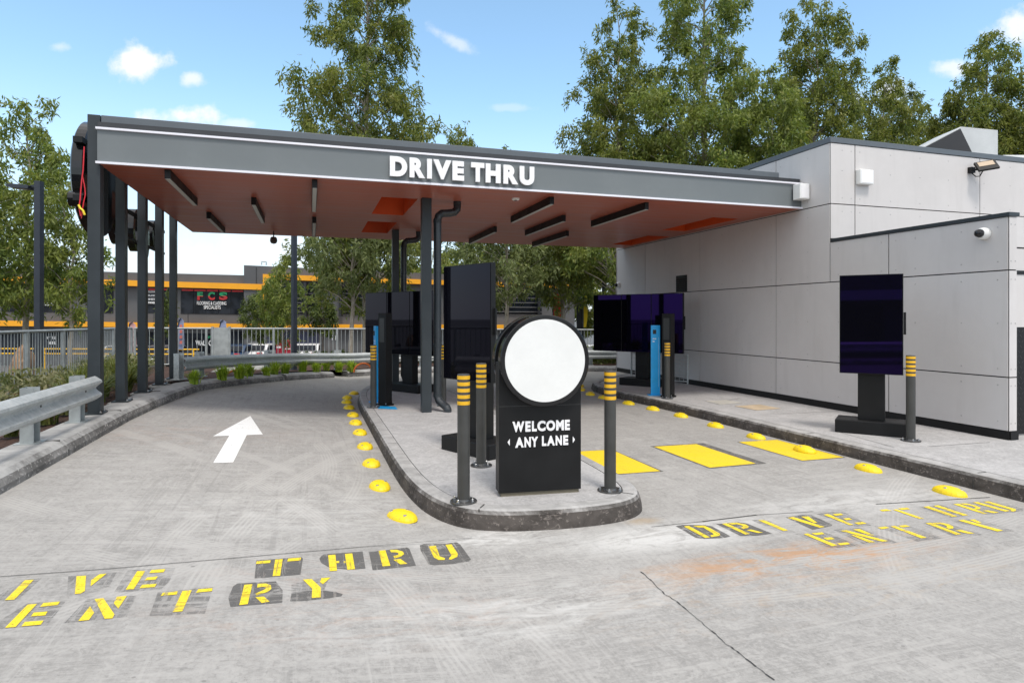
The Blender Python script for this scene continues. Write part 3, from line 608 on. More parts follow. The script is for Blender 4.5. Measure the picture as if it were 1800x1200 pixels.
spaced([('A',0,.37),('N',.40,.68),('Y',.69,1)], kx(901), kx(942), kz(787), kz(769)); spaced([('L',0,.17),('A',.19,.49),('N',.52,.76),('E',.81,1)], kx(949), kx(997), kz(786), kz(768.5))
for s_, x in ((-1, 890), (1, 1007)):
    k = MB(); c0 = kx(x); zc = kz(777); k.prism_y([(c0-s_*.006, zc-.028),(c0+s_*.012, zc),(c0-s_*.006, zc+.028)], -.007, -.001); k.build('arrow_mark', LETTER, ws)

# ------------------------------------------------------------------ menu screens
def board(label, c, ang, n, w_, h=1.25, z0=.93, col_w=.30, base=(.74,.42,.16), colx=0., mat=SCREEN, group=None):
    r_ = thing('menu_screen', label, 'screen', (c[0], c[1], .149), ang, group)
    zb = z0-.149
    for i in range(n):
        x0 = -w_/2 + i*w_/n; x1 = x0 + w_/n
        k = MB(); k.box((x0+.001, -.005, zb), (x1-.001, .06, zb+h)); s_ = k.build('screen_case', BLACK, r_, bevel=.003)
        k = MB(); k.box((x0+.010, -.0095, zb+.010), (x1-.010, -.0055, zb+h-.010)); k.build('screen_glass', mat, s_)
        k = MB(); k.box((x0+.12, .061, zb+.25), (x1-.12, .13, zb+.8)); k.build('rear_housing', BLACK, r_)
    k = MB(); k.box((w_/2+.001, .03, zb+h*.40), (w_/2+.028, .05, zb+h*.62)); k.build('side_bracket', BLACK, r_)
    k = MB(); k.box((colx-col_w/2, .10, base[2]), (colx+col_w/2, .26, zb+h*.7)); k.build('column', BLACK, r_, bevel=.006)
    k = MB(); k.box((colx-base[0]/2, -.04, 0), (colx+base[0]/2, -.04+base[1], base[2])); k.build('base', BLACK, r_, bevel=.012)
    return r_
GR = 'black outdoor menu screens'
board('black portrait screen on a pedestal, alone on the right footpath', rotw(4.51,7.94), math.atan2(-.72,.60), 1, .70, 1.25, .91, base=(.80,.42,.17), group=GR)
board('wide triple black screen on a pedestal near the building wall', rotw(2.68,13.62), math.atan2(-1.75,1.195), 3, 2.12, 1.25, .875, colx=.08, base=(.95,.42,.16), group=GR)
board('wide black screen behind the front canopy column on the island', rotw(-2.27,12.6), math.atan2(-1.43,.90), 3, 2.12, 1.25, .885, colx=.15, mat=SCREENK, base=(.95,.42,.16), group=GR)
board('black portrait screen on the island behind the welcome sign', rotw(-.488,6.80), math.atan2(-.72,.352), 1, .80, 1.25, .94, base=(.80,.42,.16), mat=SCREENK, group=GR)

# ------------------------------------------------------------------ speaker posts
def black_post(label, v, u, ang):
    r_ = thing('speaker_post', label, 'speaker post', (v,u,.149), ang, 'black speaker posts')
    k = MB(); k.box((-.095,-.07,.03), (.095,.07,1.545)); k.build('housing', BLACK, r_, bevel=.006)
    k = MB(); k.box((-.06,-.0735,1.06), (.06,-.0715,1.46)); k.build('speaker_grille', painted('grille_black', (.03,.03,.03), .3), r_)
    k = MB(); k.box((-.115,-.09,0), (.115,.09,.03)); p = k.build('base_plate', BLACK, r_)
    for sx in (-1,1):
        for sy in (-1,1): k = MB(); k.lathe([(.009,.03),(.009,.045),(.004,.05)], 6, (sx*.103, sy*.078, 0)); k.build('bolt', CHROME, p)
    return r_
black_post('black upright speaker post beside the left lane on the island', *rotw(-2.13,10.6), -.95)
black_post('black upright speaker post beside the right footpath kerb', *rotw(2.90,11.72), -1.05)
def blue_post(label, v, u, ang):
    r_ = thing('height_panel', label, 'panel post', (v,u,.149), ang, 'blue panel posts')
    k = MB(); k.box((-.085,-.022,.012), (.085,.022,1.325)); k.build('panel', BLUE, r_, bevel=.004)
    k = MB(); k.box((-.14,-.10,0), (.14,.10,.012)); k.build('base_plate', BLUE, r_)
    k = MB(); k.box((.055,-.0245,.16), (.058,-.0225,1.1)); k.build('edge_line', LETTER, r_)
    k = MB(); k.box((-.05,-.03,1.16), (.01,-.0225,1.24)); k.build('sensor', BLACKGLOSS, r_)
    for zz, s_ in ((1.06,'.'),(1.01,'.')): k = MB(); k.box((-.055,-.0245,zz), (.012 if zz > 1.03 else -.02,-.0225,zz+.018)); k.build('text_line', LETTER, r_)
    return r_
blue_post('bright blue slim panel post seen edge-on beside the left lane', *rotw(-2.36,10.95), -1.45)
blue_post('bright blue slim panel post seen face-on beside the right lane', *rotw(2.72,11.98), -.35)
k = MB(); q = [at(664,718,.15), at(699,719.5,.15), at(695,714.5,.15), at(667,713.5,.15)]; k.face([(p[0],p[1],.153) for p in q])
tag(k.build('blue_paint_patch', BLUE), 'bright blue paint patch on the island slab at the left speaker post', 'paint patch')

# ------------------------------------------------------------------ canopy
can = thing('canopy', 'charcoal flat drive-through canopy with terracotta soffit, posts and drainpipes', 'canopy', (-2.45, 8.76, 0))
V0, V1, U0, U1, ZS, ZT = -2.44, 7.985, 8.76, 15.2, 3.475, 3.91
holes = [(1.05,1.61,9.87,11.54),(1.06,1.62,12.44,14.09),(7.12,7.68,10.02,11.80),(7.30,7.86,12.70,14.50)]
vc = sorted({V0+.01, V1} | {a for h in holes for a in h[:2]}); uc = sorted({U0+.01, U1} | {a for h in holes for a in h[2:]})
k = MB(); idx = {}
for i, a in enumerate(vc):
    for j_, b in enumerate(uc): idx[i, j_] = len(k.v); k.v.append((a, b, ZS))
for i in range(len(vc)-1):
    for j_ in range(len(uc)-1):
        m_ = ((vc[i]+vc[i+1])/2, (uc[j_]+uc[j_+1])/2)
        if not any(h[0] < m_[0] < h[1] and h[2] < m_[1] < h[3] for h in holes): k.f.append((idx[i,j_], idx[i,j_+1], idx[i+1,j_+1], idx[i+1,j_]))
k.build('soffit', SOFFIT, can, world=True)
for h in holes:
    k = MB(); a, b, c, d = h; zt = ZS+.34
    k.face([(a,c,ZS),(b,c,ZS),(b,c,zt),(a,c,zt)]); k.face([(a,d,ZS),(b,d,ZS),(b,d,zt),(a,d,zt)]); k.face([(a,c,ZS),(a,d,ZS),(a,d,zt),(a,c,zt)]); k.face([(b,c,ZS),(b,d,ZS),(b,d,zt),(b,c,zt)]); k.face([(a,c,zt),(b,c,zt),(b,d,zt),(a,d,zt)])
    k.build('ceiling_recess', ORANGE, can, world=True)
k = MB(); k.box((V0+.02,U0+.02,ZT-.03), (V1,U1-.01,ZT+.02)); k.build('roof', CAPGREY, can, world=True)
k = MB(); k.box((V0,U0,ZS+.0225), (V1,U0+.018,ZT-.028)); k.build('fascia_panel', FASCIA, can, world=True)
k = MB(); k.box((V0,U0+.018,ZS+.004), (V0+.015,U1,ZT-.03)); k.box((V0+.015,U1-.015,ZS+.004), (V1,U1,ZT-.03)); k.build('side_fascia', STEEL, can, world=True)
for z0, z1 in ((ZS-.004, ZS+.022), (ZT-.026, ZT-.001)):
    k = MB(); k.box((V0-.012,U0-.028,z0), (V1+.02,U0+.004 if z0 < 3.6 else U0+.02,z1)); k.build('light_strip', LED, can, world=True)
k = MB(); k.box((V0,U0+.012,ZT+.003), (V1-.02,U0+.05,ZT+.07)); k.build('top_flashing', painted('flashing_dark', (.03,.032,.036), .5), can, world=True)
k = MB(); k.box((-2.41,8.80,3.962), (7.56,8.95,4.07)); k.build('frame_beam', CAPGREY, can, world=True, bevel=.004)
for i in range(5):
    u = 8.80+i*1.165; top = 4.07 if i == 0 else ZT-.03
    k = MB(); k.box((-2.545 if i else -2.555,u,.46), (-2.42 if i == 0 else -2.445,u+.15,top)) if i == 0 else k.box((-2.56,u,.47), (-2.445,u+.16,top))
    p = k.build('post', STEEL, can, world=True, bevel=.005)
    def pp(mb, nm, mt):
        o = mb.build(nm, mt, can, world=True); o.parent = p; return o
    k = MB(); k.box((-2.60,u-.05,.450), (-2.39,u+.20,.468)); pp(k, 'base_plate', STEEL)
    if i: k = MB(); k.prism([(-2.64,u-.08),(-2.36,u-.08),(-2.36,u+.24),(-2.64,u+.24)], .40, .4485); pp(k, 'grout_pad', CONC_OLD)
    for (a, b) in ((-2.405,u-.035),(-2.405,u+.185)): k = MB(); k.lathe([(.012,.468),(.012,.485),(.006,.49)], 6, (a, b, 0)); pp(k, 'bolt', CHROME)
# two centre columns with drainpipes
for (v, u, w_) in ((1.65,9.72,.15),(1.655,13.45,.14)):
    k = MB(); k.box((v,u,.149), (v+w_,u+.15,ZS)); k.build('column', STEEL, can, world=True, bevel=.005)
    pv, pu = v+w_+.115, u+.13; rp = .062
    path = [(pv+.13,pu-.17,.149),(pv+.13,pu-.17,.185),(pv+.12,pu-.155,.215),(pv+.075,pu-.09,.26),(pv+.02,pu-.03,.31),(pv,pu,.38),(pv,pu,1.2),(pv,pu,3.16),(pv+.02,pu,3.22),(pv+.07,pu+.01,3.265),(pv+.2,pu+.03,3.28),(pv+.28,pu+.04,3.30),(pv+.325,pu+.045,3.35),(pv+.33,pu+.05,3.42),(pv+.33,pu+.05,ZS)]
    k = MB(); k.tube(path, rp, 16); d = k.build('drainpipe', painted('pipe_charcoal', (.03,.036,.042), .3, .1, 3) if 'pipe_charcoal' not in bpy.data.materials else bpy.data.materials['pipe_charcoal'], can, world=True, smooth=True)
    for zz in (.40,1.18,3.14):
        k = MB(); k.lathe([(rp,zz-.03),(rp+.006,zz-.028),(rp+.006,zz+.028),(rp,zz+.03)], 16, (pv,pu,0)); o = k.build('collar', STEEL, can, world=True, smooth=True); o.parent = d

# DRIVE THRU letters
sg = thing('raised_lettering', 'white raised letters reading DRIVE THRU on the canopy fascia', 'sign', (2.07, U0-.02, 3.55))
def wall_v(x, u): t = (x-900)/1110.; return u*(SN+t*CS)/(CS-t*SN)
for ch, a, b in [('D',92,275),('R',300,462),('I',485,535),('V',550,740),('E',752,875),('T',950,1088),('H',1103,1260),('R',1290,1445),('U',1462,1615)]:
    x0, x1 = wall_v(670+a/6, 8.70), wall_v(670+b/6, 8.70)
    letters_mesh(ch, (x0,U0-.03,3.548), (x1-x0,0,0), (0,0,.272), .035, .062).build('letter', LETTER, sg, world=True)
# linear lights under the soffit
lights = [((-1.70,8.85,10.85),'first from the left posts, near the fascia'),((-1.70,12.2,14.2),'first from the left posts, near the back edge'),((-.83,10.5,12.5),'between two rows left of the orange recesses'),((.06,8.88,10.9),'left of the orange recesses, near the fascia'),((.075,12.2,14.3),'left of the orange recesses, near the back edge'),
          ((3.54,9.05,11.05),'right of the front column, near the fascia'),((4.38,10.6,12.7),'middle one of the three right of the drainpipe'),((3.6,12.37,14.5),'right of the rear column, near the back edge'),((5.235,12.48,14.65),'close to the back edge, beside the right recess'),((5.165,9.02,11.08),'rightmost near the fascia')]
for i, ((v, a, b), lab) in enumerate(lights):
    r_ = thing('linear_light', f'black linear ceiling light under the canopy, {lab}', 'ceiling light', (v, (a+b)/2, ZS), 0, 'linear lights under the canopy')
    k = MB(); k.box((v-.035,a,3.36), (v+.035,b,ZS-.002)); k.build('housing', BLACK, r_, world=True, bevel=.003)
    k = MB(); k.box((v-.027,a+.01,3.354), (v+.027,b-.01,3.359)); k.build('diffuser', DIFFUSER, r_, world=True)
r_ = thing('dome_camera', 'small dark dome camera hanging under the far edge of the canopy', 'camera', (*deep(481,412,13.6)[:2], ZS))
k = MB(); k.lathe([(.012,-.12),(.012,0)], 10); k.build('stem', BLACK, r_); k = MB(); k.lathe([(.01,-.27),(.055,-.255),(.075,-.21),(.07,-.15),(.045,-.12),(.01,-.115)], 16); k.build('housing', painted('camera_brown', (.09,.07,.06), .35), r_, smooth=True)
r_ = thing('smoke_sensor', 'small white disc sensor on the soffit right of the drainpipe', 'sensor', (3.05,9.35,ZS))
k = MB(); k.lathe([(.05,-.03),(.062,-.018),(.062,0)], 20); k.build('housing', WHITEP, r_, smooth=True); k = MB(); k.lathe([(.02,-.036),(.025,-.0305)], 16); k.build('lens', BLACKGLOSS, r_)

# round sign on the outside of the posts, seen from the edge
rs = thing('round_post_sign', 'large round black sign box fixed outside the left canopy posts', 'sign', (-2.62, 9.6, 3.35))
k = MB(); k.lathe([(.70,.0),(.73,-.02),(.73,-.13),(.70,-.15)], 56, (-2.60,9.55,3.42), 'x'); k.build('disc_box', BLACKGLOSS, rs, world=True, smooth=True)
k = MB(); k.lathe([(.66,-.151),(.66,-.156),(.01,-.158)], 48, (-2.60,9.55,3.42), 'x'); k.build('disc_face', WHITEP, rs, world=True, smooth=True)
k = MB(); k.lathe([(.09,0),(.09,-.16)], 20, (-2.60,8.88,3.05), 'x'); k.build('lobe', BLACKGLOSS, rs, world=True, smooth=True); k = MB(); k.lathe([(.09,0),(.09,-.16)], 20, (-2.60,10.25,3.0), 'x'); k.build('lobe', BLACKGLOSS, rs, world=True, smooth=True)
for zz in (3.72,3.02): k = MB(); k.box((-2.60,8.78,zz), (-2.70,9.02,zz+.07)); k.build('bracket', BLACK, rs, world=True)
sc = thing('script_sign_back', 'black cut-out sign lettering seen from behind between the left posts', 'sign', (-2.62, 11.5, 2.9))
for (u0, zc, rw, rh) in ((10.55,3.05,.30,.36),(11.5,3.02,.26,.34),(12.1,2.95,.2,.34),(12.75,3.1,.24,.26)):
    k = MB(); k.sweep([(u_, z_, 0) for u_, z_ in [(rw*math.cos(2*PI*t/24), rh*math.sin(2*PI*t/24)) for t in range(24)]], [(0,0),(.11,0),(.11,.1),(0,.1)], closed=True)
    k.v = [(-2.64-p[2], u0+p[0], zc+p[1]) for p in k.v]; k.build('letter_box', BLACKGLOSS, sc, world=True)
k = MB(); k.box((-2.60,10.2,3.2), (-2.64,13.3,3.25)); k.build('rail', BLACK, sc, world=True); k = MB(); k.box((-2.60,10.2,2.8), (-2.64,13.3,2.84)); k.build('rail', BLACK, sc, world=True)
CR = painted('cable_red', (.62,.02,.03), .5); CY = painted('cable_yellow', (.8,.6,.02), .5)
cb = thing('hanging_cable', 'red cable with yellow tag hanging from the round post sign', 'cable', deep(146,268,7.45))
k = MB(); k.tube([deep(x,y,7.45) for x,y in ((148,258),(147,280),(146,300),(144,315),(142,335),(141,350),(139,365),(142,380))], .007, 6); k.build('red_strand', CR, cb, world=True, smooth=True)
k = MB(); k.tube([deep(x,y,7.47) for x,y in ((145,308),(149,330),(150,342),(147,356),(145,368),(143,384))], .006, 6); k.build('red_strand', CR, cb, world=True, smooth=True)
k = MB(); k.tube([deep(x,y,7.43) for x,y in ((138,360),(141,366),(146,370),(149,378))], .012, 6); k.build('yellow_tag', CY, cb, world=True, smooth=True)

# ------------------------------------------------------------------ restaurant building
bd = thing('restaurant_building', 'pale grey panel-clad restaurant building with dark parapet cap at the right', 'building', (8,8.14,0))
DARK = painted('backing_dark', (.02,.02,.02), .8); G_ = .0075
k = MB()
def panels(mb, axis, cuts, zs, mask=None, t=.012, off=0.):
    for i in range(len(cuts)-1):
        for q in range(len(zs)-1):
            a, b, c, d = cuts[i]+G_, cuts[i+1]-G_, zs[q]+G_, zs[q+1]-G_
            if mask and not mask((a+b)/2, (c+d)/2): continue
            if axis == 'v': mb.box((off-t,a,c), (off,b,d))
            else: mb.box((a,off-t,c), (b,off,d))
ZC_ = [.25,.90,2.19,2.835]; ZU = [2.19,3.456,4.44]
panels(k, 'v', [5.41,7.056,9.38,11.71,14.04,15.56], [.25,.90,2.19], off=8.0)
panels(k, 'v', [5.41,7.056,8.14], [2.19,2.835], off=8.0); panels(k, 'v', [8.14,9.38,11.71,14.04,15.56], [2.19,3.456,4.44], off=8.0)
panels(k, 'u', [7.988,8.49,11.3,14.1,16.9,19.7], [2.89,3.456,4.44], off=8.14); panels(k, 'u', [8.125,8.49,11.3,14.1,16.9,19.7], [2.19,2.878], off=8.14); panels(k, 'u', [8.125,8.49,11.3,14.1,16.9,19.7], [.25,.9,2.19], off=8.14)
panels(k, 'u', [7.988,8.125], [.25,.9,2.19,2.835], off=5.41)
k.build('cladding', CLAD, bd, world=True, bevel=.0015, seg=1)
k = MB(); k.box((8.002,8.144,.149), (22,15.555,4.42)); k.box((8.002,5.412,.149), (8.12,8.142,2.82)); k.build('wall_core', DARK, bd, world=True)
k = MB(); k.box((7.976,15.562,.149), (22,15.575,4.44)); k.build('rear_wall', CLAD, bd, world=True)
k = MB(); k.box((7.975,8.115,4.44), (22,15.60,4.53)); k.build('parapet_cap', CAPGREY, bd, world=True, bevel=.005)
k = MB(); k.box((7.97,5.385,2.835), (8.15,8.112,2.885)); k.build('wall_cap', STEEL, bd, world=True, bevel=.004)
k = MB(); k.box((7.98,5.40,.149), (8.0,15.57,.248)); k.box((8.0,5.385,.149), (8.13,5.40,.248)); k.build('base_flashing', BLACK, bd, world=True)
k = MB()
def stud(p, ax):
    if ax == 'v': k.lathe([(.008,0),(.006,-.004)], 8, (7.987,p[0],p[1]), 'x')
    else: k.lathe([(.008,0),(.006,.004)], 8, (p[0], ax-.0125, p[1]), 'y')
for a, b in ((5.41,7.056),(7.056,9.38),(9.38,11.71)):
    for u in (a+.12, (a+b)/2-.25, (a+b)/2+.4, b-.12):
        for z in (.36,.80,1.0,1.55,2.08,2.3,2.72) + ((3.3,3.56,4.3) if a > 7 and u > 8.2 else ()): stud((u,z), 'v')
for a, b in ((8.125,8.49),(8.49,11.3),(11.3,14.1)):
    for i in range(1 if b-a < 1 else 5):
        v = a+.1+i*(b-a-.2)/4
        for z in (2.3,2.85,3.34,3.56,4.0,4.33): stud((v,z), 8.14); 
        if b-a < 1:
            for z in (3.34,3.56,4.33): stud((b-.08,z), 8.14)
for z in (.35,.8,1.0,1.55,2.08,2.3,2.74):
    for v in (8.02,8.09): stud((v,z), 5.41)
sc_ = k.build('panel_screws', painted('screw_grey', (.42,.41,.40), .4, .1, 5, .5), bd, world=True); stuff(sc_)
k = MB(); k.box((7.975,12.19,2.20), (7.99,12.62,2.57)); vt = k.build('wall_vent', BLACK, bd, world=True)
k = MB()
for i in range(7): z = 2.235+i*.045; k.add([(7.974,12.22,z),(7.974,12.59,z),(7.958,12.59,z-.02),(7.958,12.22,z-.02)], [(0,1,2,3)])
o = k.build('louvre', STEEL, bd, world=True); o.parent = vt
k = MB(); k.box((11.5,8.108,.25), (13.2,8.1275,2.40)); dr = k.build('service_door', CLAD, bd, world=True); k = MB(); k.box((11.44,8.095,2.40), (13.26,8.128,2.47)); o = k.build('door_frame', BLACK, bd, world=True); o.parent = dr
# black chequer-plate gate right of the end of the wall
gt = thing('plate_gate', 'black chequer-plate gate at the right end of the grey wall', 'gate', (8.16,5.6,.149))
k = MB(); k.box((8.165,5.58,.17), (9.6,5.61,1.50)); k.build('gate_panel', BLACK, gt, world=True)
k = MB()
for i in range(22):
    for q in range(20):
        x, z = 8.2+i*.065+(q % 2)*.032, .22+q*.065; s_ = 1 if (i+q) % 2 else -1
        k.add([(x-.016,5.5785,z-.016*s_-.005),(x+.016,5.5785,z+.016*s_-.005),(x+.016,5.5785,z+.016*s_+.005),(x-.016,5.5785,z-.016*s_+.005)], [(0,1,2,3)])
k.build('tread_pattern', painted('tread_black', (.05,.05,.05), .3, .1, 4, .5), gt, world=True)
k = MB(); k.box((8.15,5.57,.149), (8.165,5.62,1.52)); k.build('gate_post', BLACK, gt, world=True)
# fittings on the building
def wall_box(label, lo, hi):
    r_ = thing('wall_box', label, 'box', (lo[0], lo[1], lo[2])); k = MB(); k.box(lo, hi); k.build('case', WHITEP, r_, world=True, bevel=.012)
    k = MB(); k.box((lo[0]+.02, lo[1]-.004, lo[2]+.02), (hi[0]-.02, lo[1]+.001, hi[2]-.02)); k.build('lid', LETTER, r_, world=True, bevel=.002); return r_
wall_box('white square box on the upper facade beside a panel joint', (8.50,8.03,3.79), (8.78,8.128,4.03))
wall_box('white square box at the right end of the canopy fascia', (7.78,8.56,3.60), (7.98,8.73,3.86))
fl = thing('flood_light', 'black floodlight on an arm at the top right of the facade', 'light', (11.05,8.128,4.2))
k = MB(); k.box((11.0,8.06,4.15), (11.1,8.128,4.25)); k.tube([(11.05,8.07,4.2),(11.10,8.0,4.2),(11.15,7.94,4.23)], .018, 8); k.build('arm', BLACK, fl, world=True)
f2 = MB(); f2.box((-.16,-.11,-.02), (.16,.11,.02)); f2.v = [tuple(Matrix.Rotation(R(-22),3,'Z') @ Matrix.Rotation(R(50),3,'X') @ Matrix.Rotation(R(-12),3,'Y') @ Vector(p) + Vector((11.17,7.92,4.25))) for p in f2.v]; f2.build('head', BLACK, fl, world=True, bevel=.005)
f3 = MB(); f3.box((-.12,-.02,.0205), (.12,.09,.024)); f3.v = [tuple(Matrix.Rotation(R(-22),3,'Z') @ Matrix.Rotation(R(50),3,'X') @ Matrix.Rotation(R(-12),3,'Y') @ Vector(p) + Vector((11.17,7.92,4.25))) for p in f3.v]; f3.build('lens', painted('led_lens', (.42,.32,.22), .3), fl, world=True)
k = MB(); k.tube([(11.05,8.1,4.16),(11.08,8.04,4.08),(11.12,8.0,4.08),(11.15,7.95,4.2)], .01, 6); k.build('cable', BLACK, fl, world=True, smooth=True)
def cctv(label, p):
    r_ = thing('security_camera', label, 'camera', p); k = MB(); k.lathe([(.075,0),(.075,-.035),(.068,-.07),(.055,-.085)], 24, (0,0,0), 'x'); k.build('housing', WHITEP, r_, smooth=True)
    k = MB(); k.lathe([(.050,-.08),(.052,-.105),(.042,-.135),(.02,-.152),(.001,-.155)], 20, (0,0,0), 'x'); k.build('dome', BLACKGLOSS, r_, smooth=True); return r_
cctv('white dome camera high on the wall near its front corner', (7.985,5.68,2.66)); cctv('white dome camera on the far corner of the building wall', (7.985,15.4,2.50))
# roof plant
COWL = painted('cowl_grey', (.52,.53,.53), .45, .06, 2)
dc = thing('roof_cowl', 'large white roof cowl with dark slanted mouth above the parapet', 'roof cowl', (*rotw(8.98,14.2), 4.83), -YAW)
k = MB(); k.prism_y([(0,.50),(1.12,1.08),(1.95,1.0),(1.95,.12),(1.4,.12)], 0, .9); k.build('hood', COWL, dc, bevel=.01)
k = MB(); k.add([(.10,-.006,.51),(1.10,-.006,1.035),(1.46,-.006,.30),(1.3,-.006,.18)], [(0,1,2,3)])
k.build('mouth_grille', painted('grille_grey', (.025,.025,.028), .6), dc)
k = MB(); k.box((1.3,.1,-.53), (1.9,.8,.118)); k.build('base', GALV, dc)
rr_ = thing('roof_rail', 'white roof-edge rail frames beside the cowl', 'railing', (*rotw(8.75,15.2), 4.42), -YAW)
for x0, h_ in ((0,.62),(.42,.95)):
    k = MB()
    for a, b in (((x0,0),(x0,h_)),((x0+.75,0),(x0+.75,h_-.1)),((x0,h_),(x0+.75,h_-.1)),((x0,h_-.22),(x0+.75,h_-.3))): k.tube([(a[0],0,a[1]),(b[0],0,b[1])], .028, 6)
    k.build('rail_frame', WHITEP, rr_)
ac = thing('roof_unit', 'small white plant box on the roof below the cowl', 'roof unit', (*rotw(10.7,13.6), 4.42), -YAW)
k = MB(); k.box((-.35,-.3,0), (.35,.3,.62)); k.build('case', WHITEP, ac, bevel=.01); k = MB(); k.box((-.28,-.306,.1), (.1,-.301,.5)); k.build('grille', BLACK, ac)
# wire cage by the wall
cg = thing('wire_cage', 'grey wire mesh cage panel standing beside the building wall', 'cage', (7.2,13.4,.149))
k = MB()
p0, p1 = Vector(rotw(2.82,14.9)), Vector(rotw(3.9,14.0))
for t in (0,.5,1.): q = p0.lerp(p1, t); k.tube([(q.x,q.y,.149),(q.x,q.y,.80)], .02, 6)
for z in (.2,.80): k.tube([(p0.x,p0.y,z),(p1.x,p1.y,z)], .018, 6)
k.build('frame', GALV, cg, world=True); k = MB()
for i in range(15): q = p0.lerp(p1, i/14); k.tube([(q.x,q.y,.2),(q.x,q.y,.8)], .005, 4, False)
for i in range(7): z = .25+i*.085; k.tube([(p0.x,p0.y,z),(p1.x,p1.y,z)], .005, 4, False)
k.build('mesh', GALV, cg, world=True)

# ------------------------------------------------------------------ guard rails
wprof = [(0,0),(-.02,.012),(-.072,.05),(-.076,.075),(-.03,.115),(-.012,.135),(-.012,.150),(-.03,.170),(-.076,.21),(-.072,.235),(-.02,.273),(0,.285)]
def guard_post(mb, p, z0, z1, ang):
    m_ = Matrix.Rotation(ang, 3, 'Z')
    b = MB(); b.box((-.02,-.075,0), (.09,-.067,z1-z0)); b.box((.082,-.067,0), (.09,.067,z1-z0)); b.box((-.02,.067,0), (.09,.075,z1-z0)); b.box((-.07,-.11,-.012),(.13,.11,.004))
    b.v = [tuple(m_ @ Vector(q) + Vector((p[0],p[1],z0))) for q in b.v]; mb.add(b.v, b.f)
gr = thing('guard_rail', 'galvanised guard rail at the near left, ending before the first post', 'guard rail', (-2.5,8.6,.45))
k = MB(); k.sweep([(-2.43,u,.645) for u in (-6,0,4,6,8.62)], [(o-.006, h) for o, h in wprof], closeprof=False, capends=False)
b = k.build('beam', GALV, gr, world=True, smooth=True); sm = b.modifiers.new('s', 'SOLIDIFY'); sm.thickness = .006
for u in (8.25,7.0,5.75,4.5,2.0): k = MB(); guard_post(k, (-2.46,u), .452, .965, PI); k.build('post', GALVD, gr, world=True)
for u in (8.25,7.0,5.75): k = MB(); k.lathe([(.014,0),(.014,.012),(.006,.016)], 8, (-2.43+.012,u,.7875), 'x'); k.build('bolt', painted('bolt_dark', (.12,.12,.11), .5, .1, 4, .5), gr, world=True)
gr = thing('guard_rail', 'long galvanised guard rail curving round the far bend of the lane', 'guard rail', (-2.2,13.2,.4))
FR = [(-2.32,13.35),(-2.05,13.9),(-1.55,14.85),(-.90,16.05),(-.1,17.25),(.75,18.1),(1.9,18.62),(3.2,18.8),(5.0,18.75),(6.4,18.4),(8.2,17.75),(10.5,17.2)]
k = MB(); FRf = fine(FR, 3); k.sweep([(p[0],p[1],.36+road_z(p[0])*.80) for p in FRf], [(o-.006, h*.9) for o, h in wprof], closeprof=False, capends=False)
k.v = [(p[0],p[1],p[2]) for p in k.v]
b = k.build('beam', GALV, gr, world=True, smooth=True); sm = b.modifiers.new('s', 'SOLIDIFY'); sm.thickness = .006; 
for i in (0,1,3,5,7,9,10):
    p = FR[i]; q = FR[min(i+1, len(FR)-1)]; a = math.atan2(q[1]-p[1], q[0]-p[0]); z0 = road_z(p[0])+.152
    k = MB(); guard_post(k, (p[0]-.03*math.sin(a), p[1]+.03*math.cos(a)), z0, .70+road_z(p[0])*.80, a+PI/2); k.build('post', GALV, gr, world=True)

# ------------------------------------------------------------------ pedestrian fences
def fence(label, p, q, n, ztop0, ztop1, zb0, zb1, plain=()):
    r_ = thing('bar_fence', label, 'fence', (p[0], p[1], zb0)); P, Q = Vector(p), Vector(q); Ln = (Q-P).length
    for i in range(n+1):
        t = i/n; c = P.lerp(Q, t); zt = ztop0+(ztop1-ztop0)*t; zb = zb0+(zb1-zb0)*t
        k = MB(); k.tube([(c.x,c.y,zb-.1),(c.x,c.y,zt-.005)], .034, 8); k.build('post', GALVD, r_, world=True, smooth=True)
        if i == n: break
        c2 = P.lerp(Q, (i+1)/n); zt2 = ztop0+(ztop1-ztop0)*(i+1)/n; zb2 = zb0+(zb1-zb0)*(i+1)/n
        k = MB(); k.tube([(c.x,c.y,zt),(c2.x,c2.y,zt2)], .027, 8); k.build('top_rail', GALVD, r_, world=True, smooth=True)
        k = MB(); k.tube([(c.x,c.y,zb+.1),(c2.x,c2.y,zb2+.1)], .02, 6)
        if i in plain: k.sweep([(c.x,c.y,0),(c2.x,c2.y,0)], [(-.004,zb+.12),(.004,zb+.12),(.004,zt-.04),(-.004,zt-.04)])
        else:
            m_ = max(2, int(Ln/n/.118))
            for b_ in range(1, m_):
                s_ = b_/m_; d = c.lerp(c2, s_); k.tube([(d.x,d.y,zb+(zb2-zb)*s_+.1),(d.x,d.y,zt+(zt2-zt)*s_)], .0095, 5, False)
        k.build('bar_panel', GALVD, r_, world=True, smooth=True)
    return r_
fence('galvanised vertical bar fence running back along the left garden bed', (-4.74,1.2), (-4.74,20.), 11, 1.45,1.33,.35,.2)
fence('galvanised vertical bar fence across the far side of the bend', (-4.66,20.), (13.5,20.), 10, 1.325,1.16,.2,.1, plain=())
pp_ = thing('sheet_panel', 'plain galvanised sheet panel fixed to the far bar fence', 'panel', (*deep(390,600,17.9)[:2], .2))
a, b = deep(376,600,18.4), deep(406,600,18.65); k = MB(); k.sweep([(a[0],19.93,0),(b[0],19.93,0)], [(-.005,.25),(.005,.25),(.005,1.33),(-.005,1.33)]); k.build('sheet', GALVD, pp_, world=True)
for q in (a, b): k = MB(); k.tube([(q[0],19.93,.1),(q[0],19.93,1.36)], .035, 8); k.build('post', GALVD, pp_, world=True)

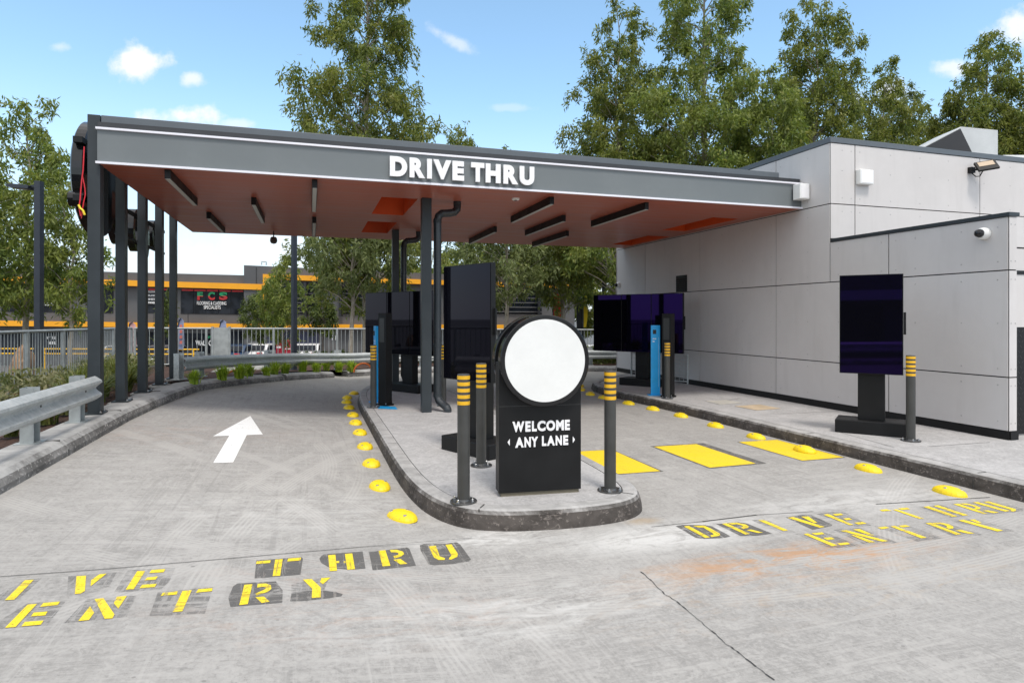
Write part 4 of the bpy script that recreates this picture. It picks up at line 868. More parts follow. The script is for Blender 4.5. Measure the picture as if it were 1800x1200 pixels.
# ------------------------------------------------------------------ garden beds
k = MB(); k.add([(-2.60,-12,.44),(-2.60,13,.43),(-4.9,20.3,.22),(-4.9,-12,.40)], [(0,1,2,3)]); k.add([(-2.60,13,.43),(-2.05,13.6,.40),(-1.55,14.9,.36),(-.95,16.1,.30),(-.15,17.25,.24),(.8,18.1,.17),(1.9,18.6,.15),(2.6,20.3,.15),(-4.9,20.3,.22)], [tuple(range(9))])
k.add([(1.9,18.6,.15),(3.2,18.85,.15),(5,18.85,.15),(6.5,18.6,.15),(8.3,17.8,.15),(11,17.2,.15),(16,17,.15),(16,20.3,.15),(2.6,20.3,.15)], [tuple(range(9))])
k.add([(p[0]*.5+q[0]*.5, p[1]*.5+q[1]*.5, .1) for p, q in zip(LK3, LK3)]+[(2.9,20,.1),(.3,20,.1)], [tuple(range(5))])
structure(k.build('garden_bed', MULCH))
k = MB(); ring_t = [(-4.9,-12,.40),(-4.9,20.3,.22),(16,20.3,.15),(60,20.3,.1)]; ring_m = [(-7.5,-12,-.3),(-7.5,22.2,-.4),(16,22.2,-.6),(60,22.2,-.6)]; ring_b = [(-11,-12,-1.66),(-11,25.5,-1.66),(16,25.5,-1.66),(60,25.5,-1.66)]
vsx = ring_t+ring_m+ring_b; k.add(vsx, [(i, i+1, i+5, i+4) for i in range(3)] + [(i+4, i+5, i+9, i+8) for i in range(3)]); structure(k.build('embankment', EARTH))

# ------------------------------------------------------------------ foliage
def leaf_object(name, cen, dirs, length, width, mat, parent=None, bend=0.):
    n = len(cen); rnd = NR.normal(size=(n,3)); d = dirs/np.linalg.norm(dirs, axis=1, keepdims=True)
    side = np.cross(d, rnd); side /= np.linalg.norm(side, axis=1, keepdims=True)+1e-9
    Lh = length[:,None]; W = width[:,None]*.5
    v = np.empty((n,4,3)); v[:,0] = cen; v[:,1] = cen+d*Lh*.45+side*W; v[:,2] = cen+d*Lh; v[:,3] = cen+d*Lh*.45-side*W
    me = bpy.data.meshes.new(name); me.vertices.add(n*4); me.vertices.foreach_set('co', v.astype(np.float32).ravel())
    me.loops.add(n*4); me.loops.foreach_set('vertex_index', np.arange(n*4, dtype=np.int32)); me.polygons.add(n); me.polygons.foreach_set('loop_start', np.arange(0, n*4, 4, dtype=np.int32))
    me.update(calc_edges=True); me.materials.append(mat); ob = bpy.data.objects.new(name, me); COL.objects.link(ob)
    if parent is not None: ob.parent = parent
    return ob
def tree(label, base, prof, mat=GUM, trunk_r=.16, lean=(0,0), clumps=90, per=260, leaf=.19, barkm=BARK, name='gum_tree', cat='tree', forks=0, low=0.):
    """prof: list of (height above base, crown radius)"""
    r_ = thing(name, label, cat, base, 0, 'trees behind the drive-through' if name == 'gum_tree' else None)
    hs = np.array([p[0] for p in prof]); rs_ = np.array([p[1] for p in prof]); H = hs[-1]; h0 = hs[0]
    wig = [(NR.normal()*.06, NR.normal()*.06) for _ in range(9)]
    def axis(h): t = h/H; i = min(7, int(t*8)); f = t*8-i; return np.array([lean[0]*t+(wig[i][0]*(1-f)+wig[i+1][0]*f)*t*2.2, lean[1]*t+(wig[i][1]*(1-f)+wig[i+1][1]*f)*t*2.2, h])
    tk = MB(); tk.tube([axis(H*i/14*.97) for i in range(15)], [trunk_r*(1-.93*(i/14)**.85)+(.05 if i == 0 else 0) for i in range(15)], 9)
    # clump centres spread over the crown's volume, more where it is wide
    hh = np.linspace(h0, H, 200); rad = np.interp(hh, hs, rs_); wgt = rad**1.25+.15; cdf = np.cumsum(wgt)/wgt.sum()
    cen = []; ang = NR.uniform(0, 6.28)
    for i in range(clumps):
        h = float(np.interp((i+NR.uniform(0,1))/clumps, cdf, hh)); rr = float(np.interp(h, hs, rs_)); ang += 2.399+NR.normal()*.35
        q = NR.uniform(.12,1.)**.55*rr*NR.uniform(.78,1.08); c = axis(h)+np.array([math.cos(ang)*q, math.sin(ang)*q, NR.normal()*.12]); cs = (.22+.145*rr)*NR.uniform(.65,1.3); cen.append((c, cs, h, q))
    for c, cs, h, q in cen:
        if q > .35 and NR.uniform() < .62:
            a = axis(max(h*.12, h-.5*q-.35)); b = c-np.array([0,0,cs*.2]); mid = (a*.55+b*.45)+np.array([0,0,.10*q]); rb = max(.012, trunk_r*.28*(1-h/H*.6))
            tk.tube([a, mid, b], [rb, rb*.6, rb*.25], 5, False)
    tk.build('trunk', barkm, r_, smooth=True)
    P = []; D = []
    for c, cs, h, q in cen:
        n = int(per*1.3*NR.uniform(.55,1.35)*max(.35, min(1.6, (cs/.6)**1.6)))
        # each clump is a handful of drooping sprays
        ns = max(4, n//26); sp = NR.normal(size=(ns,3)); sp /= np.linalg.norm(sp, axis=1, keepdims=True); sp *= (NR.uniform(0,1,(ns,1))**.42)*cs; sp[:,2] *= .78
        id_ = NR.randint(0, ns, n); off = NR.normal(size=(n,3))*np.array([.085,.085,.12])*(cs/.5)**.5
        P.append(c+sp[id_]+off); dd = NR.normal(size=(n,3))*.55; dd[:,2] -= .75; dd[:,:2] += sp[id_][:,:2]*.6; D.append(dd)
    P = np.concatenate(P); D = np.concatenate(D); n = len(P)
    leaf_object('crown', P, D, NR.uniform(.65,1.35,n)*leaf, NR.uniform(.7,1.3,n)*leaf*.30, mat, r_)
    return r_
def px_tree(label, x, Y, rows, **k):
    """rows: (photo height of a level, half width in photo pixels), top row last"""
    zb = k.pop('zb', -1.65); b = deep(x, 558, Y); base = (b[0], b[1], zb)
    prof = [(CAMZ+(558-y)/1110.*Y-zb, max(.12, r_/1110.*Y)) for y, r_ in rows]
    return tree(label, base, prof, **k)
px_tree('tallest gum tree rising behind the middle of the canopy', 645, 24, [(545,60),(470,95),(420,100),(330,105),(250,120),(190,128),(150,108),(112,72),(85,88),(40,100),(0,95),(-60,70),(-130,15)], trunk_r=.20, clumps=190, per=290)
px_tree('gum tree with low drooping crown left of the middle columns', 618, 22.5, [(515,30),(490,75),(460,100),(420,100),(380,70),(330,10)], trunk_r=.13, clumps=52, per=240, mat=GUM3)
px_tree('pointed gum tree behind the right half of the canopy', 1085, 26, [(430,60),(330,120),(275,112),(225,88),(180,84),(130,68),(95,50),(50,44),(15,22),(-10,5)], trunk_r=.17, clumps=140, per=280)
px_tree('broad gum tree left of the building roof corner', 1238, 25, [(460,60),(360,120),(280,140),(230,135),(180,122),(130,92),(90,80),(40,86),(-10,80),(-70,50),(-110,8)], trunk_r=.22, clumps=180, per=290, mat=GUM2)
px_tree('drooping fresh green gum tree at the building roof corner', 1350, 23.5, [(350,50),(300,62),(260,70),(220,66),(180,48),(150,30),(120,6)], trunk_r=.11, clumps=60, per=260, mat=GUM2)
px_tree('tall gum tree behind the parapet, dense domed top', 1435, 27, [(360,70),(270,80),(230,85),(190,78),(150,82),(115,74),(75,54),(40,48),(18,36),(2,8)], trunk_r=.18, clumps=130, per=290)
px_tree('slanting gum tree between the domed one and the small pointed one', 1525, 29, [(340,50),(260,52),(210,58),(170,44),(135,36),(112,18),(100,4)], trunk_r=.14, clumps=75, per=250, lean=(1.0,0))
px_tree('small pointed dark tree behind the roof, left of the cowl', 1590, 34, [(330,60),(260,58),(225,46),(190,34),(160,18),(136,3)], trunk_r=.12, clumps=70, per=260, mat=GUM3)
px_tree('pointed gum tree behind the roof cowl', 1738, 27, [(330,80),(250,92),(215,88),(180,66),(150,64),(115,54),(85,36),(62,8)], trunk_r=.16, clumps=120, per=280)
px_tree('gum tree at the right edge behind the roof', 1815, 26, [(330,90),(250,90),(205,66),(170,40),(150,8)], trunk_r=.14, clumps=80, per=260)
px_tree('low gum tree filling the gap left of the roof cowl', 1640, 31, [(330,60),(270,52),(245,42),(222,22),(208,4)], trunk_r=.1, clumps=50, per=240)
px_tree('small treetop just showing above the canopy right of the lettering', 815, 30, [(420,60),(330,70),(280,48),(250,30),(228,6)], trunk_r=.13, clumps=70, per=240)
px_tree('slim gum tree seen right of the tall portrait screen', 888, 24, [(530,40),(490,85),(450,95),(415,85),(370,50),(300,20),(262,4)], trunk_r=.12, clumps=80, per=240, mat=GUM3)
px_tree('gum tree behind the welcome sign disc', 992, 25, [(540,30),(500,70),(460,90),(420,80),(370,50),(320,5)], trunk_r=.15, clumps=75, per=250)
px_tree('leaning gum tree beside the far corner of the building', 1110, 23, [(520,30),(480,62),(440,80),(400,80),(350,40),(310,5)], trunk_r=.15, clumps=60, per=250, lean=(-1.1,.2), mat=GUM2)
px_tree('tall gum tree at the left edge, highest crown there', 45, 21, [(560,20),(510,60),(450,78),(400,70),(350,70),(300,72),(250,56),(215,44),(185,30),(158,6)], trunk_r=.13, clumps=78, per=240, mat=GUM2)
px_tree('lower gum tree between the left lamp post and the first canopy post', 128, 20, [(560,22),(520,56),(480,62),(430,58),(380,60),(340,55),(300,40),(272,10)], trunk_r=.10, clumps=52, per=230, mat=GUM2, lean=(-.3,0))
px_tree('gum tree cut by the left edge of the picture', -45, 19, [(560,40),(500,90),(430,85),(360,75),(300,55),(250,10)], trunk_r=.13, clumps=50, per=230, mat=GUM2)
px_tree('small upright green tree left of the middle lamp post', 497, 33, [(600,20),(575,38),(540,46),(505,42),(475,30),(458,18),(442,3)], trunk_r=.08, clumps=60, per=240, mat=GUM2)
px_tree('round bushy green tree beside the orange band of the warehouse', 458, 36, [(600,12),(575,26),(552,30),(530,26),(514,5)], trunk_r=.07, clumps=40, per=240, mat=SHRUB, name='bushy_tree', barkm=BARKD)
px_tree('slight green tree in front of the louvred warehouse windows', 568, 34, [(585,16),(565,26),(545,22),(525,16),(512,3)], trunk_r=.06, clumps=32, per=220, mat=SHRUB, name='bushy_tree', barkm=BARKD)
px_tree('slim green tree between the third and fourth canopy posts', 290, 38, [(590,14),(565,20),(540,16),(515,5)], trunk_r=.06, clumps=26, per=220, mat=SHRUB, name='bushy_tree', barkm=BARKD)
for i, (x, Y, tp) in enumerate([(760,52,440),(840,58,415),(960,56,425),(1060,50,410),(700,60,455)]):
    px_tree(['distant gum tree behind the wide island screen','distant gum tree between the tall screen and the sign','distant gum tree over the welcome sign','distant gum tree near the building corner','distant gum tree behind the left screen'][i], x, Y, [(580,60),(530,75),(480,75),(tp+15,45),(tp-10,6)], trunk_r=.2, clumps=60, per=220, leaf=.34, mat=GUM)

def tuft(name, label, cat, base, n, h, mat, spread=.5, group=None, width=.012):
    r_ = thing(name, label, cat, base, 0, group); V = []; F = []
    for i in range(n):
        a = NR.uniform(0,6.28); s_ = NR.uniform(.1,1)*spread; L_ = h*NR.uniform(.65,1.15); ox, oy = NR.normal()*.05*h/.5, NR.normal()*.05*h/.5; ca_, sa_ = math.cos(a), math.sin(a); w_ = width*NR.uniform(.7,1.2); b0 = len(V)
        for t in (0,.3,.6,.85,1.): 
            rr = s_*L_*(t**1.7)*1.0; z = L_*(t-.42*s_*t**2.4); ww = w_*(1-t**2*.92); V += [(ox+ca_*rr-sa_*ww, oy+sa_*rr+ca_*ww, z), (ox+ca_*rr+sa_*ww, oy+sa_*rr-ca_*ww, z)]
        F += [(b0+2*k_, b0+2*k_+1, b0+2*k_+3, b0+2*k_+2) for k_ in range(4)]
    m = MB(); m.add(V, F); me = bpy.data.meshes.new('leaves'); me.from_pydata(V, [], F); me.materials.append(mat); o = bpy.data.objects.new('leaves', me); COL.objects.link(o); o.parent = r_
    return r_
LOM = [(-2.85,4.6,.42),(-2.95,5.3,.40),(-2.82,6.1,.36),(-2.86,6.8,.42),(-2.85,7.55,.40),(-2.82,8.3,.42),(-2.85,9.1,.48),(-2.95,9.65,.56),(-2.88,10.3,.50),(-3.0,10.9,.58),(-2.85,11.6,.52),(-3.1,12.3,.62),(-3.0,13.1,.55),(-3.5,12.2,.62),(-3.4,11.4,.55),(-3.4,13.0,.6)]
for i, (v, u, h) in enumerate(LOM):
    h = h*(.50 if u < 8. else .85); tuft('strappy_plant', f'strappy green grass plant in the left bed, {"behind the guard rail" if u < 8.4 else "between the canopy posts"}', 'plant', (v,u,.43), 230, h, BLADE, 1.15, 'strappy plants in the left bed')
k = [(345,662,.34),(395,655,.40),(425,652,.42),(440,648,.38),(487,645,.40),(506,643,.36),(536,640,.40),(560,641,.34),(578,638,.44),(600,640,.38),(622,640,.42),(560,640,.3),(472,647,.3)]
for i, (x, y, h) in enumerate(k):
    z_ = .2
    for _ in range(30): z_ = .5*z_+.5*(road_z(at(x, y+13, z_)[0])+.15)
    p = at(x, y+13, z_); tuft('lime_tuft', 'lime green grass tuft in the mulch behind the far guard rail', 'plant', (p[0]-.06, p[1]+.20, z_-.02), 190, h*.8, BLADEL, .8, 'lime tufts in the far bed', .013)
# massed planting beyond the left fence and hedge rows: nobody could count the leaves
n = 42000; P = np.stack([NR.uniform(-9.5,-4.0,n), NR.uniform(2,20,n), np.zeros(n)], 1)
bump_ = .22+.20*np.sin(P[:,0]*1.9)*np.cos(P[:,1]*1.3)+.15*np.sin(P[:,1]*3.1+P[:,0]); gz = np.where(P[:,0] > -4.9, .36, np.where(P[:,0] > -7.5, .33+(P[:,0]+4.9)/2.6*.75, -.42+(P[:,0]+7.5)/3.5*1.5))
P[:,2] = gz+NR.uniform(0,1,n)*np.maximum(.06, bump_*.6+.10); D = NR.normal(size=(n,3)); D[:,2] = np.abs(D[:,2])
stuff(leaf_object('ground_cover', P, D, NR.uniform(.06,.15,n), NR.uniform(.03,.06,n), COVER))
def hedge(label, a, b, h, w_, zb, mat=SHRUB, n=9000, leaf=.10):
    r_ = thing('hedge', label, 'hedge', (a[0],a[1],zb)); A, B = np.array(a[:2]), np.array(b[:2]); t = NR.uniform(0,1,n); nrm = np.array([-(B-A)[1], (B-A)[0]])/np.linalg.norm(B-A)
    f = NR.uniform(-1,1,n); zz = NR.uniform(0,1,n); sh = np.sqrt(np.clip(1-(np.maximum(0, zz-.6)/.45)**2, .1, 1)); q = A+(B-A)*t[:,None]+nrm*(np.sign(f)*np.abs(f)**.5*w_/2*sh)[:,None]
    P = np.column_stack([q-A, zz*h*(1+.1*np.sin(t*40))]); D = NR.normal(size=(n,3)); D[:,2] = np.abs(D[:,2])*.8
    leaf_object('foliage', P, D, NR.uniform(.6,1.3,n)*leaf, NR.uniform(.6,1.3,n)*leaf*.5, mat, r_)
    k = MB()
    for i in range(max(2, int(np.linalg.norm(B-A)/.6))):
        c = (B-A)*((i+.5)/max(2, int(np.linalg.norm(B-A)/.6))); k.tube([(c[0],c[1],-.1),(c[0],c[1],h*.8)], .02, 5)
    k.build('stem', BARKD, r_)
hedge('clipped green hedge in front of the number 11 warehouse wall', deep(520,600,27), deep(618,600,27.5), 1.0, .9, -.95, leaf=.12)
hedge('dark green hedge below the guard rail at the building corner', (6.5,18.95), (10,18.2), .55, .8, .15, n=7000, leaf=.09)
hedge('low hedge beyond the fence behind the tall portrait screen', (2.2,21.2), (9.5,21.2), .9, .8, -.35, n=9000, leaf=.1)

# odds and ends in the beds
rk = thing('garden_rock', 'upright brown rock standing in the planting behind the left fence', 'rock', (*deep(36,660,12.2)[:2], -.05))
k = MB(); k.lathe([(.26,-.3),(.28,.1),(.24,.5),(.20,.85),(.10,1.05),(.02,1.12)], 9); k.v = [(p[0]*(1+NR.normal()*.10)+p[2]*.05, p[1]*(1+NR.normal()*.1), p[2]*(1+NR.normal()*.03)) for p in k.v]; k.build('stone', bark('sandstone', (.24,.14,.08), (.36,.24,.15)), rk)
HOSE = painted('conduit_orange', (.75,.16,.02), .5)
for x, y, lab in ((414,664,'orange conduit loop poking out of the mulch at the far left bed'), (638,650,'orange conduit loop poking out of the mulch beside the screen')):
    p = at(x, y, .25); k = MB(); k.tube([(p[0]+.24*math.cos(t), p[1]+.16*math.cos(t)+.05, .2+.22*math.sin(t)) for t in [PI*i/10 for i in range(11)]], .022, 8); tag(k.build('conduit_loop', HOSE, smooth=True), lab, 'conduit')

# ------------------------------------------------------------------ lamp posts
NAVY = painted('lamp_navy', (.022,.027,.038), .45)
def lamp(label, p, h, head, ang, rw=.062):
    r_ = thing('lamp_post', label, 'lamp post', p, ang); k = MB(); k.box((-rw,-rw,0), (rw,rw,h)); k.build('pole', NAVY, r_, bevel=.006)
    k = MB(); k.box((-rw*1.9,-rw*1.9,-.02), (rw*1.9,rw*1.9,.02)); k.build('base_plate', NAVY, r_)
    if head:
        k = MB(); k.box((-.16,-.03,h-.13), (-rw,.03,h-.08)); k.build('arm', NAVY, r_)
        k = MB(); k.prism_y([(-.13,h-.10),(-.50,h-.06),(-.60,h-.08),(-.60,h-.115),(-.50,h-.145),(-.15,h-.17)], -.11, .11); hd = k.build('lamp_head', NAVY, r_, bevel=.006)
        k = MB(); k.add([(-.49,-.09,h-.149),(-.24,-.09,h-.1685),(-.24,.09,h-.1685),(-.49,.09,h-.149)], [(0,1,2,3)]); k.build('lens', DIFFUSER, hd)
    return r_
b = deep(68.5,558,12.9); lamp('dark square lamp post with flat lamp head at the left edge', (b[0],b[1],-.15), 1.62+.15+(558-319)/1110*12.9, True, -YAW)
b = deep(517,558,16.9); lamp('dark lamp post in the far bed, its top hidden by the canopy', (b[0],b[1],.22), 5.2, True, .6, .058)
b = deep(1062,558,24); lamp('thin dark pole among the trees left of the triple screen', (b[0],b[1],-.6), 4.6, False, 0, .07)

# ------------------------------------------------------------------ warehouse behind
WGREY = painted('warehouse_grey', (.092,.093,.097), .6, .08, .6); WGREY2 = painted('warehouse_grey_light', (.125,.122,.122), .6, .06, .6); WOR = painted('warehouse_orange', (.84,.36,.008), .5, .04, .8); WGL = glass_dark('shop_glass'); WINF = painted('window_frame', (.02,.02,.022), .4)
RED = painted('sign_red', (.62,.03,.03), .5); GRN = painted('sign_green', (.02,.42,.16), .5); LIT = painted('sign_letter_white', (.8,.8,.8), .5)
wa = thing('warehouse_building', 'dark grey warehouse shops with orange bands across the background', 'building', deep(200,560,44))
FY = lambda x: 43.+(x)/650.*2.0          # the front recedes slightly to the right
def fp(x, y, d=0.): return deep(x, y, FY(x)-d)
def slab(mb, x0, y0a, y0b, x1, y1a, y1b, d0, d1):
    """front rectangle given at two photo columns (top,bottom at each), from depth offset d0 (near) to d1 (back)"""
    A = [fp(x0,y0b,d0), fp(x1,y1b,d0), fp(x1,y1a,d0), fp(x0,y0a,d0)]; off = Vector(rotw(0, d0-d1)); off = Vector((off.x, off.y, 0))
    B = [tuple(Vector(p)+off) for p in A]; mb.add(A+B, [(0,1,2,3),(7,6,5,4),(0,4,5,1),(1,5,6,2),(2,6,7,3),(3,7,4,0)]); return mb
k = MB(); slab(k, -260,466,640,428.7,483.7,662,0,-14); k.build('wall', WGREY, wa, world=True)
k = MB(); slab(k, 428.7,466,662,1010,492,668,.4,-14); k.build('wall', WGREY, wa, world=True)
for x in (150,270,330,450,): k = MB(); slab(k, x,500 if x < 429 else 470,640,x+.8,500 if x < 429 else 470,640,.03 if x < 429 else .43,0); k.build('panel_joint', WINF, wa, world=True)
k = MB(); slab(k, -260,478,488,465,499.5,509.5,.5,.0); k.build('orange_band', WOR, wa, world=True)
k = MB(); slab(k, -260,560,570.5,462,569.5,577,.5,.0); k.build('orange_band', WOR, wa, world=True)
k = MB(); slab(k, 462,481.5,577,471,482,577,.9,.4); slab(k, 471.2,481.8,491,1000,500,507,.9,.4); slab(k, 471.2,569.8,577,1000,571,578,.9,.4); k.build('orange_frame', WOR, wa, world=True)
def window(x0, x1, ya, yb, panes, d=.0, sign=None, extra=None):
    k = MB(); slab(k, x0-.6,ya-.6,yb+.6,x1+.6,ya-.6+.02*(x1-x0),yb+.6+.012*(x1-x0),d+.02,d-.1); w_ = k.build('window', WINF, wa, world=True)
    k = MB(); st = (x1-x0)/panes
    for i in range(panes): a, b = x0+i*st+.4, x0+(i+1)*st-.4; slab(k, a,ya+.02*(a-x0)+.4,yb+.012*(a-x0)-.4,b,ya+.02*(b-x0)+.4,yb+.012*(b-x0)-.4,d+.06,d+.03)
    o = k.build('pane', WGL, wa, world=True); o.parent = w_; return w_
def wtext(txt, x0, x1, y0, y1, mat, d=.1, par=None, bold=.02, name='lettering'):
    o = Vector(fp(x0,y1,d)); ux = Vector(fp(x1,y1+.01*(x1-x0),d))-o; uz = Vector((0,0,(y1-y0)/1110*FY(x0)))
    q = letters_mesh(txt, o, ux, uz, .03, bold).build(name, mat, wa, world=True)
    if par: q.parent = par
    return q
w1 = window(318,428,509,551,5); window(152,199,503,550,2); w3 = window(259,296,507,550,2); w0 = window(2,126,498,548,3); window(-150,-10,496,546,3)
for i in range(5): k = MB(); a = 319.5+i*22; slab(k, a,508+.02*(a-318),511+.02*(a-318),a+20,508.4+.02*(a-318),511.4+.02*(a-318),.1,.07); o = k.build('red_tab', RED, wa, world=True); o.parent = w1
for i in range(2): k = MB(); a = 261+i*17.5; slab(k, a,507,510,a+16,507.3,510.3,.1,.07); o = k.build('red_tab', RED, wa, world=True); o.parent = w3
for t, x0, x1 in (('F',347,357),('C',366,378),('S',385.5,400)):
    o = wtext(t, x0, x1, 513, 527, GRN, .1, w1, .05, 'upper_letter'); o2 = wtext(t, x0, x1, 513, 527, RED, .1, w1, .05, 'lower_letter'); zc = fp((x0+x1)/2, 520, .1)[2]-wa.location.z
    for ob, up in ((o, 1), (o2, -1)):
        bm = bmesh.new(); bm.from_mesh(ob.data); bmesh.ops.bisect_plane(bm, geom=list(bm.verts)+list(bm.edges)+list(bm.faces), plane_co=(0,0,zc), plane_no=(0,0,up), clear_inner=True); bm.to_mesh(ob.data); bm.free()
# upper half of each letter green: a green cover sheet cut from the same letter
wtext('FLOODING'.replace('FLOODING','FLOORING & CLADDING'), 346.5, 398, 529.5, 535.5, LIT, .1, w1, .005); wtext('SPECIALISTS', 358.5, 388, 537, 543, LIT, .1, w1, .005)
wtext('FLOOR', 261, 273, 510.8, 514.5, LIT, .1, w3); wtext('PLANK', 261, 273, 517.5, 521, LIT, .1, w3); wtext('SHEET', 261, 273, 524, 527.5, LIT, .1, w3); wtext('PANEL', 261, 273, 530, 533.5, LIT, .1, w3)
wtext('Rugs', 80, 98.5, 517, 524, LIT, .1, w0); wtext('ROOM', 78, 98, 532.5, 537, LIT, .1, w0)
s1 = window(315,380,585,620,3); wtext('WALL CL', 344, 376, 598, 607, LIT, .1, s1); wtext('F', 366, 371, 590.5, 594.5, GRN, .1, s1, .04); wtext('C', 372.5, 378, 590.5, 594.5, RED, .1, s1, .04)
s0 = window(2,126,580,622,3); wtext('W THE', 82, 98.5, 591, 596, LIT, .1, s0); wtext('HERE', 85, 98, 600, 605, LIT, .1, s0)
window(225,296,582,624,3); window(380,430,582,622,2); window(410,428,582,622,1)
# louvred upper windows of the taller block
for (x0, x1) in ((480,560),(600,660),(780,800),(868,952)):
    w_ = window(x0, x1, 503, 551, 1, .4); k = MB()
    for i in range(6): yy = 507+i*8; slab(k, x0,yy,yy+1.2,x1,yy+.6,yy+1.8,.6,.5)
    o = k.build('louvre', WGREY2, wa, world=True); o.parent = w_
for x in (536,597.5,948): k = MB(); slab(k, x-2,496,556,x+2,496,556,1.2,.7); k.build('column_trim', WINF, wa, world=True)
k = MB(); slab(k, 470,581,650,560,583,650,.43,.4); k.build('roller_door', painted('door_navy', (.02,.025,.06), .5), wa, world=True)
k = MB(); slab(k, 573,580,650,598,581,650,.45,.4); k.build('wall_panel', WGREY2, wa, world=True); wtext('11', 583.5, 591, 589, 597.5, LIT, .5)
k = MB(); k.tube([fp(460,465.5,0), fp(460,460,0), fp(468,460,0), fp(468,466,0)], .05, 6); k.build('roof_ladder_rail', GALV, wa, world=True)
# far shed seen through the trees
fs = thing('far_shed', 'pale shed roof glimpsed through the trees behind the canopy', 'building', deep(905,470,75)); k = MB(); b = rotw(-6,75)
k.add([deep(835,440,75),deep(1010,455,75),deep(1010,600,75),deep(835,600,75),deep(835,440,85),deep(1010,455,85),deep(1010,600,85),deep(835,600,85)], [(0,1,2,3),(4,5,6,7),(0,4,5,1),(0,3,7,4),(1,5,6,2)]); k.build('wall', painted('shed_white', (.62,.64,.68), .6), fs, world=True)
k = MB()
for yy in (452,462,484): k.add([deep(835,yy,74.9),deep(1010,yy+6,74.9),deep(1010,yy+9,74.9),deep(835,yy+3,74.9)], [(0,1,2,3)])
k.build('roof_beam', WGREY, fs, world=True)

# car park: yellow hand rails, cars, bin, flags
yr = thing('yellow_rail', 'yellow two-bar hand rail in front of the shops', 'railing', (*deep(200,620,36)[:2], -1.65)); YR = painted('rail_yellow', (.8,.45,.01), .5)
k = MB()
for y in (612.5,621): k.tube([deep(-60,y,36), deep(350,y+1.5,38)], .045, 6)
for x in (-20,30,78,121,165,230,300,340): a = deep(x,612.5,36+(x+60)/410*2.); k.tube([a, (a[0],a[1],-1.65)], .045, 6)
k.build('bars', YR, yr, world=True)
def make_car(label, col, p, ang, ute=False):
    r_ = thing('parked_car', label, 'car', p, ang, 'cars parked by the shops'); cm = painted('car_'+col[0], col[1], .25, .03, 2)
    prof = [(-2.1,.30),(-2.15,.75),(-1.5,1.0),(-1.6,1.03),(-1.25,1.42),(-.3,1.48),(.5,1.42),(1.05,1.0),(1.9,.9),(2.12,.68),(2.1,.30)]
    k = MB(); k.prism_y([(x,z) for x, z in prof], -.85, .85); k.build('body', cm, r_, bevel=.06, seg=3, smooth=True)
    k = MB()
    for s_ in (-.853,.853): k.add([(-1.45,s_,1.04),(-1.15,s_,1.36),(.42,s_,1.36),(.92,s_,1.02)], [(0,1,2,3)])
    k.add([(-1.63,-.7,1.07),(-1.63,.7,1.07),(-1.31,.66,1.40),(-1.31,-.66,1.40)], [(0,1,2,3)]); k.add([(1.05,-.7,1.05),(1.05,.7,1.05),(.58,.66,1.40),(.58,-.66,1.40)], [(0,1,2,3)]); k.build('window', WGL, r_)
    for x in (-1.3,1.3):
        for s_ in (-.8,.8): k = MB(); k.lathe([(.32,-.1),(.33,0),(.32,.1)], 20, (x,s_,.32), 'y'); wh = k.build('wheel', painted('tyre_black', (.02,.02,.02), .8) if 'tyre_black' not in bpy.data.materials else bpy.data.materials['tyre_black'], r_, smooth=True); k = MB(); k.lathe([(.2,-.105),(.2,.105)], 14, (x,s_,.32), 'y'); k.build('rim', GALV, wh)
    for s_ in (-.62,.62): k = MB(); k.box((-2.17,s_-.17,.78), (-2.08,s_+.17,.95)); k.build('tail_light', RED, r_); k = MB(); k.box((2.02,s_-.2,.66), (2.13,s_+.2,.8)); k.build('headlight', WHITEP, r_)
    k = MB(); k.box((-2.165,-.25,.6), (-2.14,.25,.7)); k.build('number_plate', WHITEP, r_); return r_
cw = ('white', (.75,.75,.75)); cg_ = ('grey', (.12,.12,.13)); cb_ = ('blue', (.03,.06,.12))
def carp(x, Y): b = deep(x, 558, Y); return (b[0], b[1], -1.65)
make_car('white hatchback seen from behind between the fence bars, left of the red bin', cw, carp(462,44), PI/2-YAW)
make_car('white car parked right of the red bin behind the hedge', cw, carp(541,44), PI/2-YAW+.2)
make_car('dark car parked left of the sheet panel in front of the shops', cg_, carp(297,42), PI/2-YAW)
make_car('dark blue car parked just right of the sheet panel', cb_, carp(424,43), PI/2-YAW)
make_car('pale car parked behind the second and third canopy posts', ('silver', (.45,.46,.47)), carp(228,42), PI/2-YAW)
make_car('white car parked beyond the fence near the building corner', ('pearl', (.74,.74,.73)), carp(1040,42), PI/2-YAW)
bn = thing('waste_bin', 'large red waste bin with white stickers behind the fence', 'bin', carp(500,39.5)); BR = painted('bin_red', (.34,.012,.03), .45)
k = MB(); k.box((-.48,-.4,.1), (.48,.4,1.75)); k.build('body', BR, bn, bevel=.03); k = MB(); k.box((-.5,-.42,1.755), (.5,.42,1.85)); k.build('lid', BR, bn)
k = MB(); k.box((-.44,-.404,1.38), (-.2,-.401,1.5)); k.build('sticker', WHITEP, bn); k = MB(); k.box((.05,-.404,1.3), (.36,-.401,1.36)); k.build('sticker', WHITEP, bn)
for sx in (-.35,.35): k = MB(); k.lathe([(.1,-.03),(.1,.03)], 12, (sx,-.3,.1), 'y'); k.build('wheel', BLACK, bn)
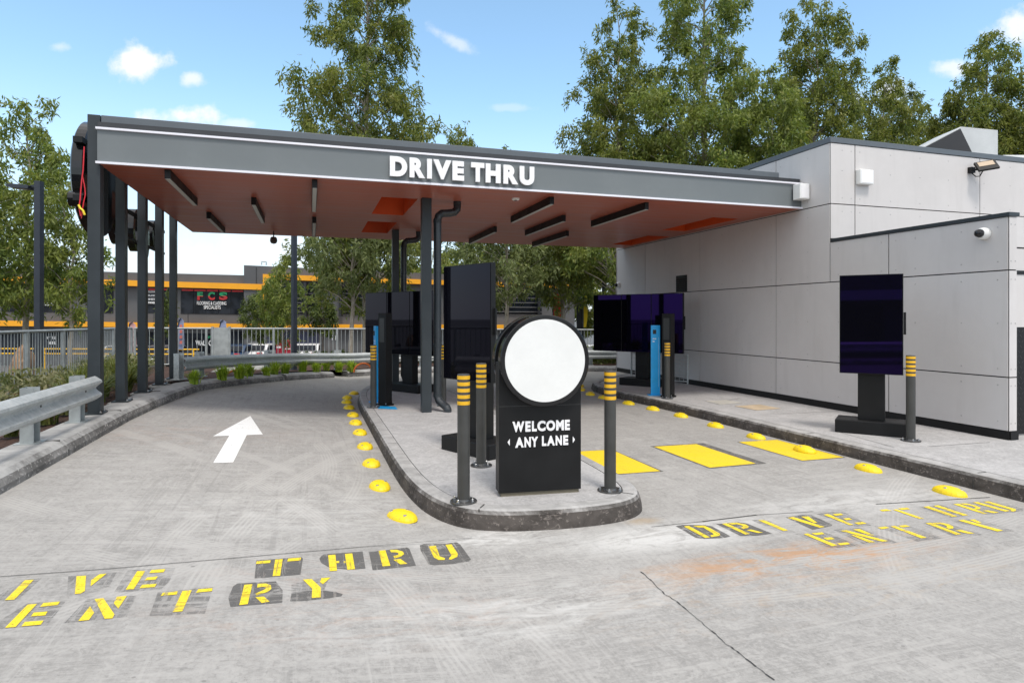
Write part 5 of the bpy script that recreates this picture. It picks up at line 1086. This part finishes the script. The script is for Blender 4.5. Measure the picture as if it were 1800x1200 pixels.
def flag(label, x, Y, y0, y1, wpx, col, col2=None, curve=1):
    b = deep(x, 558, Y); zb = -1.65; z1 = CAMZ+(558-y0)/1110*Y; z0 = CAMZ+(558-y1)/1110*Y; w_ = wpx/1110*Y
    r_ = thing('feather_flag', label, 'flag', (b[0],b[1],zb), -YAW, None)
    k = MB(); k.tube([(0,0,0),(0,0,z1-zb-.4),(.05*curve,0,z1-zb-.1),(w_*.5*curve,0,z1-zb)], .025, 6); k.build('pole', NAVY, r_, smooth=True)
    k = MB(); h = z1-z0; vs = []; n = 10
    for i in range(n+1): t = i/n; zz = z0-zb+h*t; ww = w_*(.55+.45*math.sin(PI*min(1, t*.9+.1))) if t < .85 else w_*(1-(t-.85)/.15*.6); vs += [(.02,.02*math.sin(t*9),zz),(.02+ww*curve,.06*math.sin(t*7+1),zz-.15*(t > .85)*0)]
    k.add(vs, [(2*i,2*i+1,2*i+3,2*i+2) for i in range(n)]); k.build('cloth', painted('flag_'+str(x), col, .7, .1, 2), r_, smooth=True)
    if col2:
        k = MB(); vs = []
        for i in range(4): zz = z0-zb+h*(.18+.17*i); vs = [(.1*curve,-.07,zz),(w_*.75*curve,-.07,zz),(w_*.8*curve,-.07,zz+h*.10),(.12*curve,-.07,zz+h*.10)]; k.add(vs, [(0,1,2,3)])
        k.build('lettering_block', painted('flagtxt_'+str(x), col2, .7), r_)
flag('faded pink feather flag behind the second canopy post', 226, 33, 566, 618, 14, (.48,.26,.26), (.55,.42,.42))
flag('blue feather flag with red marks beside the last left post', 313, 30, 559, 614, 11, (.20,.23,.36), (.55,.15,.12))
flag('blue-grey feather flag tip above the sheet panel', 386, 31, 562, 600, 13, (.20,.23,.36))
flag('red feather flag rising behind the welcome sign', 972, 27, 514, 580, 14, (.75,.01,.02))
flag('yellow feather flag left of the triple screen', 1025, 26, 516, 575, 7, (.85,.60,.01))
for x, lab in ((1030,'dark upright banner left of the yellow flag'),):
    b = deep(1018,558,26.3); r_ = thing('banner_stand', lab, 'banner', (b[0],b[1],-.7), -YAW); k = MB(); k.box((-.1,-.03,0), (.1,.03,3.2)); k.build('cloth', NAVY, r_); k = MB(); k.tube([(.12,0,0),(.12,0,3.3)], .02, 6); k.build('pole', BLACK, r_)

# the shops on the other side of the lane, behind the viewer: the black screens mirror them
ob_ = thing('street_shop', 'pale banded shop building across the lane behind the viewer', 'building', (-13,-15,0), R(-48))
k = MB(); k.box((-16,-7,-2), (16,0,4.6)); k.build('wall', WGREY, ob_); k = MB(); k.box((-16.2,.01,2.5), (16.2,1.6,3.0)); k.build('awning_band', WHITEP, ob_)
for x in range(-14, 15, 4): k = MB(); k.box((x-1.5,.01,.4), (x+1.5,.05,2.3)); w_ = k.build('window', WINF, ob_); k = MB(); k.box((x-1.4,.051,.5), (x+1.4,.06,2.2)); k.build('pane', WGL, w_)
for x in (-15,-9,-3,3,9,15): k = MB(); k.box((x-.12,1.3,-1), (x+.12,1.54,2.49)); k.build('post', WHITEP, ob_)
scene.cycles.use_denoising = True
